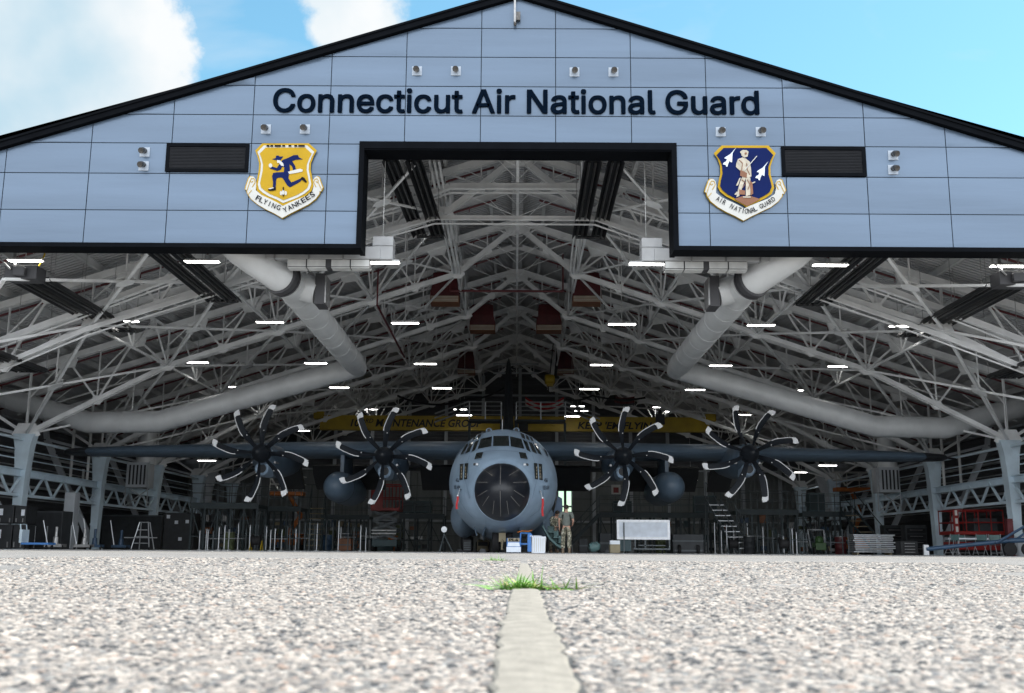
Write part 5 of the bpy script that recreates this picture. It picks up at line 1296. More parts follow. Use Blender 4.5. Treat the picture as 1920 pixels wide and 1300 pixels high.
    for s in ('L', 'R'):
        an, to = Vector(P['an'+s]), Vector(P['toe'+s]); m = MB()
        d = (to-an); d.z = 0; d.normalize(); a_ = Vector((-d.y, d.x, 0)); c = Vector((an.x, an.y, 0)); rg = []
        for t, w_, hgt in ((-.075, .03, .09), (-.05, .045, .17), (.03, .052, .17), (.09, .054, .09), (.17, .05, .065), (.20, .03, .045)):
            b_ = c+d*t; rg.append([V(b_-a_*w_+Vector((0, 0, .003))), V(b_+a_*w_+Vector((0, 0, .003))), V(b_+a_*w_*.9+Vector((0, 0, hgt*.6))), V(b_+a_*w_*.4+Vector((0, 0, hgt))), V(b_-a_*w_*.4+Vector((0, 0, hgt))), V(b_-a_*w_*.9+Vector((0, 0, hgt*.6)))])
        m.loft(rg); m.build('boot', 'boot', r, smooth=True)
    return r
# figures face -y when rz = 0; the standing one has his back to the camera
stand_pose = dict(shL=(.20, .01, 1.46), elL=(.27, .03, 1.20), wrL=(.255, -.06, .96), palmL=(.25, -.08, .88), shR=(-.20, .01, 1.46), elR=(-.255, .02, 1.19), wrR=(-.235, -.16, 1.02), palmR=(-.20, -.23, 1.0),
                  hipL=(.10, 0, .92), knL=(.12, -.02, .50), anL=(.13, .02, .09), toeL=(.15, -.15, .035), hipR=(-.10, 0, .92), knR=(-.11, -.03, .50), anR=(-.11, .01, .09), toeR=(-.14, -.15, .035), head=(0, -.02, 1.66))
px1 = at(1062, 1030, 39.9).x
person('person in grey-green T-shirt and camouflage trousers, seen from behind', px1, 39.9, R(180), stand_pose, 'tee', 1.80)
lean_pose = dict(pelvis=(0, .10, .96), waist=(0, .04, 1.08), chest=(0, -.06, 1.28), neckb=(.0, -.14, 1.42), neck=(0, -.18, 1.48), head=(.02, -.24, 1.56), crown=(.02, -.26, 1.65),
                 shL=(.20, -.13, 1.39), elL=(.27, -.22, 1.15), wrL=(.20, -.42, 1.08), palmL=(.17, -.50, 1.08), shR=(-.20, -.13, 1.39), elR=(-.26, -.26, 1.14), wrR=(-.16, -.45, 1.02), palmR=(-.12, -.53, 1.02),
                 hipL=(.10, .10, .92), knL=(.11, .02, .50), anL=(.12, .06, .09), toeL=(.14, -.12, .035), hipR=(-.10, .10, .92), knR=(-.11, .04, .50), anR=(-.12, .10, .09), toeR=(-.14, -.08, .035))
person('person in a camouflage uniform leaning out beside the crew door', at(1040, 1030, 41.9).x, 42.35, R(25), lean_pose, 'jacket', 1.76)
# ------------------------------------------------------------------ generic workshop things
def X(px, Y): return at(px, 1032, Y).x
def Zh(py, Y): return at(960, py, Y).z
def gz(px, py, Y): return at(px, py, Y).z
def stand(px0, px1, pyd, Y, depth, label, stairs=0, rail=1.05, nb=5, brace=True):
    x0, x1 = X(px0, Y), X(px1, Y); zd = gz((px0+px1)/2, pyd, Y); cx = (x0+x1)/2; w_ = x1-x0
    r = thing('maintenance_stand', label, 'work platform', (cx, Y, 0), 'dark teal maintenance stands behind the aircraft')
    m = MB(); m.box((-w_/2, 0, zd-.16), (w_/2, depth, zd)); m.box((-w_/2-.02, -.03, zd-.22), (w_/2+.02, 0, zd+.08)); m.build('deck', 'stand', r)
    m = MB()
    for z in (rail, rail*.55): m.tube([(-w_/2, 0, zd+z), (w_/2, 0, zd+z)], .022, 6); m.tube([(-w_/2, depth, zd+z), (w_/2, depth, zd+z)], .022, 6)
    for i in range(nb+1):
        x = -w_/2+w_*i/nb
        m.tube([(x, 0, zd), (x, 0, zd+rail)], .022, 6); m.tube([(x, depth, zd), (x, depth, zd+rail)], .022, 6)
    m.build('guard_rail', 'rail', r)
    for i in range(nb+1):
        x = -w_/2+.06+(w_-.12)*i/nb; m = MB(); m.box((x-.05, .05, 0), (x+.05, .15, zd-.16)); m.box((x-.05, depth-.15, 0), (x+.05, depth-.05, zd-.16)); m.bar((x, .1, zd*.35), (x, depth-.1, zd*.35), .06)
        m.build('leg', 'stand', r)
    if brace:
        m = MB()
        for i in range(nb):
            a = -w_/2+.06+(w_-.12)*i/nb; b = -w_/2+.06+(w_-.12)*(i+1)/nb
            if i % 2: m.bar((a, .1, .15), (b, .1, zd-.3), .05)
            else: m.bar((b, .1, .15), (a, .1, zd-.3), .05)
            m.bar((a, .1, zd*.3), (b, .1, zd*.3), .05)
        m.build('cross_brace', 'stand', r)
    if stairs:
        s = stairs; xe = s*w_/2; run = zd*.95; st = MB(); n = 9
        for y_ in (0, .75): st.bar((xe, y_, zd-.05), (xe+s*run, y_, .05), .05, .2)
        for i in range(n): t = (i+.7)/n; st.box((xe+s*run*t-.12, .02, zd*(1-t)-.02), (xe+s*run*t+.12, .73, zd*(1-t)+.02))
        fl = st.build('stair_flight', 'stand', r)
        st = MB()
        for y_ in (0, .75):
            for hh in (.5, .95): st.tube([(xe, y_, zd+hh), (xe+s*run, y_, hh)], .022, 6)
            for i in range(5): t = i/4; st.tube([(xe+s*run*t, y_, zd*(1-t)), (xe+s*run*t, y_, zd*(1-t)+.95)], .02, 6)
        st.build('handrail', 'rail', fl)
    return r
stand(1125, 1330, 964, 62, 2.0, 'long dark teal work platform behind the inner propeller and blue tank', -1, nb=8)
stand(1382, 1500, 958, 57, 2.2, 'dark work platform under the outer propeller on the blue-emblem side', 0, nb=4)
stand(1508, 1600, 962, 60, 2.0, 'short dark work platform beside the hanging grey duct on the blue-emblem side', 0, nb=3)
stand(352, 480, 946, 55, 2.2, 'dark work platform under the outer propeller on the yellow-emblem side', 0, nb=5)
stand(484, 560, 952, 60, 2.0, 'short dark work platform between the outer propeller and the tank on the yellow-emblem side', 0, nb=3)
stand(748, 832, 966, 64, 2.0, 'dark work platform between the red scissor lift and the nose', 0, nb=3)
stand(600, 690, 968, 68, 2.0, 'far dark work platform under the grey tank on the yellow-emblem side', 0, nb=4)
stand(1340, 1375, 975, 66, 1.6, 'narrow far work platform behind the step ladder', 0, nb=2)
for (px, py0, py1, Y, w_, lab) in ((773, 940, 962, 64, 2.2, 'teal cabinet standing on the platform next to the nose'), (1168, 940, 961, 62.6, 1.1, 'teal cabinet on the long platform behind the inner propeller'), (1325, 930, 962, 62.6, 1.3, 'teal cabinet at the tank end of the long platform'), (1535, 925, 960, 60.6, .9, 'dark open box with yellow rim on the short platform')):
    p = at(px, py1, Y); z1 = gz(px, py0, Y); m = MB(); m.box((-w_/2, .2, 0), (w_/2, .9, z1-p.z)); 
    o = m.build('cabinet', 'teal', loc=(p.x, Y, p.z+.02), bevel=.02); tag(o, lab, 'cabinet')
    m = MB(); m.box((-w_/2+.05, .18, .08), (-.02, .198, z1-p.z-.08)); m.box((.02, .18, .08), (w_/2-.05, .198, z1-p.z-.08)); m.build('door', 'stand', o)
# step ladders (yellow-edged treads) leaning frames
def ladder(px0, px1, py0, Y, lab, mat='stand', tread='khaki'):
    x0, x1 = X(px0, Y), X(px1, Y); z = gz(px0, py0, Y); cx = (x0+x1)/2; w_ = .8; r = thing('access_ladder', lab, 'ladder', (cx, Y, 0), 'tall stepped access ladders')
    dx = (x1-x0)/2; m = MB()
    for s in (-1, 1):
        m.bar((-dx+s*w_/2, 1.5, z), (dx+s*w_/2, -.6, .05), .06, .12); m.bar((-dx+s*w_/2, 1.5, z), (-dx+s*w_/2, 2.2, .05), .06, .08); m.tube([(-dx+s*w_/2, 1.5, z+1.0), (dx+s*w_/2, -.6, 1.0)], .025, 6); m.tube([(-dx+s*w_/2, 1.5, z), (-dx+s*w_/2, 1.5, z+1)], .025, 6)
    m.build('stringer', mat, r); n = int(z/.27)
    m = MB()
    for i in range(1, n): t = i/n; m.box((-dx+2*dx*t-w_/2, 1.5-2.1*t-.1, z*(1-t)-.02), (-dx+2*dx*t+w_/2, 1.5-2.1*t+.1, z*(1-t)+.02))
    m.build('tread', tread, r)
ladder(584, 590, 942, 58, 'tall access ladder beside the grey tank on the yellow-emblem side')
ladder(1350, 1392, 935, 56, 'tall pale-edged access ladder leaning beside the blue-side outer propeller', 'rail', 'alu')
ladder(1610, 1650, 955, 58, 'low access ladder behind the stacked metal rails')
# posts stored upright, one pole each
rnd = random.Random(21)
for (a, b, n, ya, Y, nm) in ((372, 430, 7, 992, 50, 'stanchion standing under the yellow-side outer propeller'), (445, 600, 18, 985, 52, 'stanchion in the thicket of poles between the yellow-side propellers'), (605, 690, 8, 985, 54, 'stanchion under the yellow-side tank'), (1448, 1520, 10, 1000, 50, 'stanchion under the blue-side outer propeller'), (1320, 1440, 9, 985, 55, 'stanchion behind the dark box trailer'), (1525, 1600, 5, 1000, 52, 'stanchion beside the stacked rails')):
    for i in range(n):
        px = a+(b-a)*(i+rnd.random()*.8)/n; Yq = Y+rnd.uniform(-2, 2); x = X(px, Yq); h = max(.8, gz(px, ya+rnd.uniform(-8, 12), Yq)); m = MB()
        m.tube([(0, 0, .03), (0, 0, h)], .028, 6); m.lathe((0, 0, 0), (0, 0, 1), [(0, .16), (.02, .16), (.05, .04)], 10); m.lathe((0, 0, h), (0, 0, 1), [(0, .03), (.02, .05), (.06, .03)], 8)
        if rnd.random() < .35: m.tube([(0, 0, h*.6), (rnd.uniform(.5, 1), 0, h*.6)], .02, 5)
        tag(m.build('stanchion', 'alu' if rnd.random() < .45 else 'rail', loc=(x, Yq, 0)), nm, 'stanchion', nm.replace('stanchion', 'stanchions', 1))
def scissor(px, Y, wpx, ydeck, ytop, lab, low=False):
    x = X(px, Y); w_ = wpx*Y/F; zd = gz(px, ydeck, Y); zt = gz(px, ytop, Y); r = thing('scissor_lift', lab, 'scissor lift', (x, Y, 0))
    m = MB(); m.box((-w_*.45, 0, .25), (w_*.45, 1.6, .62)); m.build('chassis', 'red' if low else 'teal', r, bevel=.03)
    for sx_ in (-1, 1):
        for y_ in (.2, 1.4): m = MB(); m.wheel((sx_*w_*.42, y_, .19), .19, .16, (1, 0, 0), hub=1); m.build('wheel', ['rubber', 'hub_metal'], r)
    m = MB(); n = max(1, round((zd-.62)/.5)); 
    for i in range(n):
        z0, z1 = .62+(zd-.62)*i/n, .62+(zd-.62)*(i+1)/n
        for y_ in (.1, 1.5):
            m.bar((-w_*.42, y_, z0+.03), (w_*.42, y_, z1-.03), .05, .12); m.bar((w_*.42, y_+.06, z0+.03), (-w_*.42, y_+.06, z1-.03), .05, .12)
        m.box((-w_*.45, .05, z1-.04), (w_*.45, 1.55, z1)) if i < n-1 else None
        m.tube([(-w_*.42, .05, z0), (-w_*.42, 1.6, z0)], .03, 6); m.tube([(w_*.42, .05, z0), (w_*.42, 1.6, z0)], .03, 6)
    m.build('scissor_arm', 'rail', r)
    m = MB(); m.box((-w_/2, -.1, zd), (w_/2, 1.7, zd+.16)); dk = m.build('deck', 'red', r, bevel=.02)
    m = MB()
    for z in (zt, (zd+zt)/2): 
        for y_ in (-.05, 1.65): m.tube([(-w_/2, y_, z), (w_/2, y_, z)], .03, 6)
        for x_ in (-w_/2, w_/2): m.tube([(x_, -.05, z), (x_, 1.65, z)], .03, 6)
    for i in range(5): 
        for y_ in (-.05, 1.65): m.tube([(-w_/2+w_*i/4, y_, zd), (-w_/2+w_*i/4, y_, zt)], .025, 6)
    m.build('guard_rail', 'red', r)
    m = MB(); m.box((-w_/2-.02, -.14, zd+.1), (-w_/2+w_*.42, -.07, zt)) if not low else m.box((-w_/2-.03, -.14, zd), (-w_/2+.22, -.07, zt)); m.build('side_panel', 'red', r, bevel=.01)
    if low:
        for q in range(3): m = MB(); z = zd+.12+q*(zt-zd)/3; m.box((-w_/2+.04, -.16, z), (-w_/2+.15, -.141, z+.24)); m.build('warning_decal', 'cream', r)
        m = MB(); m.box((-w_*.05, .2, zd+.17), (w_*.42, 1.3, zd+.75)); m.build('tool_crate', 'charcoal', r)
    else:
        m = MB(); m.box((-w_*.45, -.2, zd*.5), (w_*.42, -.12, zd*.5+.06)); m.box((-w_*.45, -.2, .9), (w_*.42, -.12, .96)); m.build('cross_bar', 'lamp_body', r)
    return r
scissor(720, 57, 52, 958, 909, 'raised red scissor lift standing behind the inner propeller on the yellow-emblem side')
scissor(1838, 49, 92, 1003, 957, 'low wide red scissor lift by the column on the blue-emblem side', True)
# orange boom lifts in the back
for px, py, lab in ((537, 922, 'orange boom lift basket with red and white barrier near the yellow-side outer propeller'), (1600, 914, 'orange boom lift behind the hanging ducts on the blue-emblem side')):
    Y = 70; p = at(px, py, Y); r = thing('boom_lift', lab, 'boom lift', (p.x, Y, 0))
    m = MB(); m.box((-.9, 0, .35), (.9, 2.4, 1.1)); m.build('chassis', 'orange', r, bevel=.05)
    for sx_ in (-1, 1):
        for y_ in (.4, 2.0): m = MB(); m.wheel((sx_*.85, y_, .4), .4, .3, hub=1); m.build('wheel', ['rubber', 'hub_metal'], r)
    m = MB(); m.bar((0, 1.2, 1.1), (.8, 1.2, p.z*.6), .22, .26); m.bar((.8, 1.2, p.z*.6), (0, .5, p.z-.1), .18, .2); m.build('boom', 'orange', r)
    m = MB(); m.box((-1.1, 0, p.z-.25), (1.1, .9, p.z)); bk_ = m.build('basket', 'orange', r, bevel=.02)
    m = MB()
    for z in (.5, 1.0):
        m.tube([(-1.1, 0, p.z+z), (1.1, 0, p.z+z), (1.1, .9, p.z+z), (-1.1, .9, p.z+z), (-1.1, 0, p.z+z)], .03, 6)
    for x_ in (-1.1, -.4, .4, 1.1): m.tube([(x_, 0, p.z), (x_, 0, p.z+1)], .03, 6)
    m.bar((-1.05, -.05, p.z+.9), (-.5, -.05, p.z+.1), .03, .1); m.bar((-.5, -.05, p.z+.1), (.6, -.05, p.z+.85), .03, .1); m.build('basket_rail', 'cream', bk_)
# ------------------------------------------------------------------ things close to the nose
def box_thing(name, lab, cat, px0, px1, py0, Y, dep, mat, bevel=.02, py1=None):
    x0, x1 = X(px0, Y), X(px1, Y); z = gz((px0+px1)/2, py0, Y); z0 = 0 if py1 is None else gz((px0+px1)/2, py1, Y)
    r = thing(name, lab, cat, ((x0+x1)/2, Y, z0)); w_ = x1-x0; h = z-z0
    m = MB(); m.box((-w_/2, 0, .02), (w_/2, dep, h)); m.build('body', mat, r, bevel=bevel); return r, w_, h
r, w_, h = box_thing('ground_power_box', 'light blue box with a PL4 plate standing under the nose', 'equipment box', 950, 976, 1009, 39.2, .5, 'blue')
m = MB(); m.box((-w_/2-.01, -.03, .03), (w_/2+.01, -.002, h*.40)); m.build('lower_panel', 'sign_white', r); m = MB(); m.plate([(-w_*.46, -.025, h*.44), (w_*.46, -.025, h*.44), (w_*.40, -.025, h*.70), (-w_*.40, -.025, h*.70)], (0, .02, 0)); m.build('blue_panel', 'sign_white', r)
m = MB(); m.box((-w_*.44, -.03, h*.76), (w_*.44, -.004, h*.99)); pl_ = m.build('number_plate', 'khaki', r)
m = MB(); text_into(m, 'PL4', lambda u, v, q: (-w_*.33+w_*.66*u, -.034, h*.79+h*.17*v), bold=.03); m.build('plate_lettering', 'ink', pl_, recalc=False)
r = thing('blue_hand_cart', 'blue framed hand cart between the PL4 box and the white bin', 'cart', (X(985, 39.6), 39.6, 0)); m = MB()
for x in (-.18, .18): m.tube([(x, 0, .1), (x, 0, .72)], .025, 6); m.tube([(x, .4, .1), (x, .4, .5)], .025, 6)
m.tube([(-.18, 0, .72), (.18, 0, .72)], .025, 6); m.box((-.22, 0, .30), (.22, .45, .36)); m.box((.08, -.05, .05), (.24, .35, .70)); m.build('frame', 'blue', r)
for x in (-.2, .2): m = MB(); m.wheel((x, .3, .08), .08, .05); m.build('wheel', 'rubber', r)
m = MB(); m.tube([(-.3, 0, .75), (-.1, 0, .80), (.1, 0, .78), (.25, 0, .83)], .02, 6); m.build('handle', 'orange', r)
r = thing('white_bin', 'white ribbed plastic bin under the nose beside the crew steps', 'bin', (X(1009, 39.8), 39.8, 0)); m = MB()
m.loft([[(-a, -.25, z), (a, -.25, z), (a, .3, z), (-a, .3, z)] for z, a in ((.0, .25), (.60, .29))]); m.build('body', 'white_box', r, bevel=.02)
m = MB()
for k in range(7): m.box((-.24+k*.08, -.262, .05), (-.215+k*.08, -.25, .56))
m.build('rib', 'cream', r)
m = MB(); m.box((-.31, -.27, .60), (.12, .32, .63)); m.build('lid', 'white_box', r)
r, w_, h = box_thing('tug_tractor', 'low khaki tow tractor glimpsed behind the nose wheels', 'tractor', 894, 916, 1012, 53, 2.2, 'khaki', .08)
m = MB(); m.box((-w_*.42, -.02, h*.5), (w_*.42, 0, h*.8)); m.build('windscreen', 'dark', r)
for s in (-1, 1): m = MB(); m.wheel((s*w_*.42, .3, .26), .26, .2, hub=1); m.build('wheel', ['rubber', 'hub_metal'], r)
r, w_, h = box_thing('air_compressor', 'black finned compressor cart behind the main wheel', 'compressor', 868, 884, 1012, 44, .8, 'dark', .03)
m = MB()
for k in range(4): m.box((-w_*.4, -.03, h*(.2+.17*k)), (w_*.4, 0, h*(.25+.17*k)))
m.build('fin', 'rail', r)
p = at(833, 993, 43.5); r = thing('inspection_lamp', 'round work lamp on a tripod beside the left flank of the nose', 'lamp', (p.x, 43.5, 0)); r['label'] = 'round work lamp on a tripod beside the flank with the oval vents'
m = MB(); m.lathe((0, -.05, p.z), (0, -1, 0), [(-.12, .08), (0, .13), (.04, .12)], 14); m.build('lamp_head', 'alu', r); m = MB()
for a in (0, 2.1, 4.2): m.tube([(0, 0, .7), (.35*math.cos(a), .35*math.sin(a), .02)], .018, 6)
m.tube([(0, 0, .7), (0, 0, p.z)], .018, 6); m.build('tripod', 'rail', r)
# display board cart
Y = 46; x0, x1 = X(1157, Y), X(1257, Y); z1, z0 = gz(1207, 975, Y), gz(1207, 1012, Y); r = thing('display_board', 'wide pale glazed notice board on a wheeled frame behind the inner propeller', 'notice board', ((x0+x1)/2, Y, 0)); w_ = x1-x0
m = MB(); m.box((-w_/2, 0, z0), (w_/2, .10, z0+.11)); m.box((-w_/2, 0, z1-.11), (w_/2, .10, z1)); m.box((-w_/2, 0, z0+.11), (-w_/2+.11, .10, z1-.11)); m.box((w_/2-.11, 0, z0+.11), (w_/2, .10, z1-.11)); m.build('board_frame', 'alu_bright', r)
m = MB(); m.box((-w_/2+.11, .03, z0+.11), (w_/2-.11, .07, z1-.11)); m.build('board_sheet', 'sign_white', r)
m = MB(); m.box((-w_/2+.28, -.02, .05), (-w_/2+.33, 0.0, z1-.12)); 
for x in (-w_/2+.75, 0.05, w_/2-.06): m.box((x, .02, .22), (x+.06, .08, z0))
m.box((-w_/2+.7, .02, .16), (w_/2, .08, .22)); m.box((-w_/2+.9, .02, z0*.55), (w_/2-.2, .05, z0*.55+.04)); m.build('leg_frame', 'rail', r)
m = MB(); m.box((-w_/2+.06, .12, .1), (-w_/2+.62, .6, z0-.02)); m.build('side_cabinet', 'teal', r)
for x in (-w_/2+.4, w_/2-.3): m = MB(); m.wheel((x, .3, .08), .08, .05); m.build('castor', 'rubber', r)
r, w_, h = box_thing('generator_trailer', 'long low dark grey box trailer beside the notice board', 'trailer', 1262, 1320, 1002, 49, 1.6, 'charcoal', .03)
m = MB(); m.box((-w_/2-.02, -.04, h*.62), (w_/2+.02, 0, h*.68)); m.box((-w_*.45, -.03, h*.12), (w_*.45, 0, h*.2)); m.build('trim_rail', 'rail', r)
for s in (-.3, .3): m = MB(); m.wheel((w_*s, -.05, .2), .2, .12, hub=1); m.build('wheel', ['rubber', 'hub_metal'], r)
r, w_, h = box_thing('cardboard_box', 'khaki box with a white box lid beside the notice board', 'box', 1144, 1163, 1021, 42, .5, 'khaki'); m = MB(); m.box((-w_*.48, .02, h), (w_*.48, .45, h+.15)); m.build('white_lid_box', 'white_box', r, bevel=.01)
r = thing('duffel_bag', 'pale green bundled cover lying at the foot of the dark stairs', 'bag', (X(1115, 42), 42, 0)); m = MB(); m.lathe((-.22, .1, .18), (.8, 0, .25), [(0, .05), (.06, .17), (.2, .2), (.38, .17), (.46, .06)], 14); m.build('cover', 'teal_light', r, smooth=True)
m = MB(); m.tube([(-.1, -.06, .3), (0, -.1, .45), (.12, -.06, .32)], .015, 6); m.build('strap', 'rail', r)
for i, (a, b, c, Y, mt, lab) in enumerate(((1125, 1146, 1000, 50, 'charcoal', 'dark crate between the stairs and the notice board'), (1086, 1102, 1010, 50, 'charcoal', 'low dark bench under the stair flight'), (700, 735, 1012, 60, 'teal', 'teal chest at the foot of the raised scissor lift'), (632, 658, 1010, 55, 'brown', 'brown crate under the yellow-side tank'))):
    r, w_, h = box_thing('crate', lab, 'crate', a, b, c, Y, .7, mt); m = MB(); m.box((-w_/2-.01, -.02, h*.45), (w_/2+.01, 0, h*.55)); m.build('band', 'rail', r)
# ------------------------------------------------------------------ yellow-emblem side clutter
for i, (a, b, y0, y1, lab) in enumerate(((-12, 19, 947, 981, 'upper black case of the stack at the picture edge'), (21, 42, 949, 981, 'upper black case next to the column, with a white paper'), (-12, 19, 984, 1027, 'lower black case of the stack at the picture edge'), (21, 42, 984, 1027, 'lower black case next to the column, with a white label'))):
    Y = 43.5; r, w_, h = box_thing('equipment_case', lab, 'case', a, b, y0, Y, 1.0, 'dark', .02, None if y1 > 1020 else y1+1)
    m = MB(); m.box((-w_*.4 if i % 2 == 0 else w_*.1, -.02, h*.45), ((-w_*.15) if i % 2 == 0 else w_*.4, -.001, h*.8)); m.build('paper_label', 'white_box', r)
    m = MB()
    for s in (-.3, .3): m.box((w_*s-.02, -.03, h*.08), (w_*s+.02, -.001, h*.3))
    m.build('latch', 'galv', r)
r, w_, h = box_thing('storage_cabinet', 'big dark cabinet between the case stack and the grey locker', 'cabinet', 47, 112, 958, 48, 1.2, 'charcoal')
m = MB(); m.box((-w_*.48, -.02, h*.05), (-.01, -.001, h*.95)); m.box((.01, -.02, h*.05), (w_*.48, -.001, h*.95)); m.build('door', 'dark', r)
m = MB()
for s in (-.25, .1): m.tube([(w_*s, -.05, .05), (w_*s, -.05, h*.6)], .03, 6)
m.build('handle_bar', 'alu', r)
r, w_, h = box_thing('steel_locker', 'tall grey steel locker with a narrow upper half', 'locker', 104, 131, 985, 49, .8, 'grey_steel'); m = MB(); m.box((-w_*.25, .1, h), (w_*.48, .7, h+1.5)); m.build('upper_cabinet', 'grey_steel', r, bevel=.02)
m = MB(); m.box((-w_*.35, -.02, h*.1), (w_*.35, -.001, h*.9)); m.build('door', 'charcoal', r)
r, w_, h = box_thing('dark_partition', 'dark low partition wall panel behind the second column', 'partition', 188, 300, 968, 62, .3, 'charcoal')
m = MB(); m.box((-w_/2, -.05, h), (w_/2, .35, h+.06)); m.build('cap_rail', 'rail', r)
r, w_, h = box_thing('dark_partition', 'dark cabinet block with white stickers in front of the third column', 'cabinet', 304, 362, 962, 58, 1.0, 'dark')
for i, (a, b) in enumerate(((.2, .72), (-.15, .70), (.0, .25), (-.42, .85))): m = MB(); m.box((w_*a, -.03, h*b), (w_*a+.18, -.001, h*b+.18)); m.build('sticker', 'white_box', r)
r = thing('platform_dolly', 'flat blue hand dolly with a push bar beside the case stack', 'dolly', (X(62, 41), 41, 0)); m = MB(); m.box((-.5, 0, .18), (.55, .7, .26)); m.build('platform', 'blue', r, bevel=.01)
for x in (-.4, .45):
    for y_ in (.1, .6): m = MB(); m.wheel((x, y_, .09), .09, .05); m.build('wheel', 'rubber', r)
m = MB(); m.tube([(-.5, .1, .2), (-.62, .1, .95), (-.62, .6, .95), (-.5, .6, .2)], .025, 6); m.box((-.60, .05, .25), (-.5, .65, .75)); m.build('push_bar', 'blue_steel', r)
for i, (px, Y, lab) in enumerate(((152, 46, 'floor jack beside the second column'), (172, 47, 'second smaller floor jack against the second column'), (98, 43, 'wheeled jack in front of the grey locker'), (222, 50, 'thin tripod jack in front of the low partition'))):
    r = thing('floor_jack', lab, 'jack', (X(px, Y), Y, 0)); m = MB(); m.box((-.35, 0, .10), (.35, .5, .22)); m.lathe((0, .25, .2), (0, 0, 1), [(0, .12), (.3, .1), (.32, .06), (.7, .06)], 12); m.build('jack_body', 'blue_dull' if i % 2 else 'galv', r)
    m = MB(); m.tube([(-.3, .2, .2), (-.55, .2, 1.15+.2*(i % 2))], .02, 6); m.build('handle', 'alu', r)
    for s in (-1, 1): m = MB(); m.wheel((s*.33, .1, .09), .09, .06, hub=1); m.build('wheel', ['rubber', 'alu'], r)
r = thing('step_stool', 'pale tubular step frame in front of the dark partition', 'step frame', (X(262, 49), 49, 0)); m = MB()
for s in (-1, 1): m.tube([(s*.42, 0, 0), (s*.2, .3, 1.25), (s*.2, .5, 1.25), (s*.35, .9, 0)], .025, 6)
for z in (.3, .6, .9): m.tube([(-.36+z*.16, z*.2, z), (.36-z*.16, z*.2, z)], .025, 6)
m.tube([(-.75, 0, .55), (.75, 0, .55)], .025, 6); m.tube([(-.2, .3, 1.25), (.2, .3, 1.25)], .025, 6); m.build('frame', 'alu', r)
for s in (-1, 1): m = MB(); m.wheel((s*.42, 0, .07), .07, .04); m.build('wheel', 'rubber', r)
p = at(203, 954, 76); r = thing('wall_poster', 'small framed dark red poster on the back side wall near the second column', 'poster', p); m = MB(); m.box((-.42, 0, -.5), (.42, .04, .5)); m.build('frame', 'grey_steel', r); m = MB(); m.box((-.35, -.01, -.43), (.35, -.001, .43)); m.build('print', 'dark_red', r)
p = at(1155, 918, 80); r = thing('wall_sign', 'tiny red and white safety sign high on the back wall panels', 'sign', p); m = MB(); m.box((-.35, 0, -.35), (.35, .04, .35)); m.build('board', 'cream', r); m = MB(); m.box((-.2, -.01, -.25), (.2, -.001, .15)); m.build('mark', 'red', r)
# ------------------------------------------------------------------ blue-emblem side clutter
Y = 50; x0, x1 = X(1600, Y), X(1682, Y); r = thing('rail_stack', 'neat stack of long horizontal metal rails on the floor', 'metal stack', ((x0+x1)/2, Y, 0)); w_ = x1-x0; zt = gz(1640, 1001, Y)
n = 10
for i in range(n):
    z = .12+(zt-.12)*i/n; m = MB(); m.box((-w_/2+rnd.uniform(0, .12), 0, z), (w_/2-rnd.uniform(0, .2), 1.0, z+(zt-.12)/n*.55)); m.build('rail_bar', 'alu', r)
m = MB(); m.box((-w_*.4, .1, 0), (-w_*.36, .9, .12)); m.box((w_*.36, .1, 0), (w_*.4, .9, .12)); m.build('bearer', 'khaki', r)
r = thing('hand_mower', 'small green wheeled machine with two upright handles', 'machine', (X(1540, 50), 50, 0)); m = MB(); m.box((-.25, 0, .2), (.25, .6, .55)); m.lathe((0, .3, .55), (0, 0, 1), [(0, .18), (.2, .2), (.3, .1)], 12); m.build('engine_cover', 'green', r, bevel=.03)
for s in (-1, 1): m = MB(); m.wheel((s*.3, .1, .17), .17, .08, hub=1); m.build('wheel', ['rubber', 'alu'], r)
m = MB()
for s in (-1, 1): m.tube([(s*.34, .5, .3), (s*.38, .8, 1.15)], .03, 6)
m.tube([(-.38, .8, 1.15), (.38, .8, 1.15)], .03, 6); m.build('handle', 'alu', r)
for i, (a, b, y0, Y, mt, lab) in enumerate(((1690, 1722, 1015, 47, 'dark', 'black tool chest between the rail stack and the second column'), (1700, 1740, 985, 58, 'charcoal', 'dark machine tool beyond the black tool chest'), (1660, 1700, 985, 62, 'charcoal', 'far dark cabinet behind the rail stack'))):
    r, w_, h = box_thing('tool_chest', lab, 'tool chest', a, b, y0, Y, .7, mt); m = MB()
    for k in range(4): m.box((-w_*.44, -.02, h*(.1+.21*k)), (w_*.44, -.001, h*(.27+.21*k)))
    m.build('drawer', 'heater', r); m = MB()
    for k in range(4): m.box((-w_*.3, -.04, h*(.2+.21*k)), (w_*.3, -.021, h*(.2+.21*k)+.02))
    m.build('drawer_handle', 'galv', r)
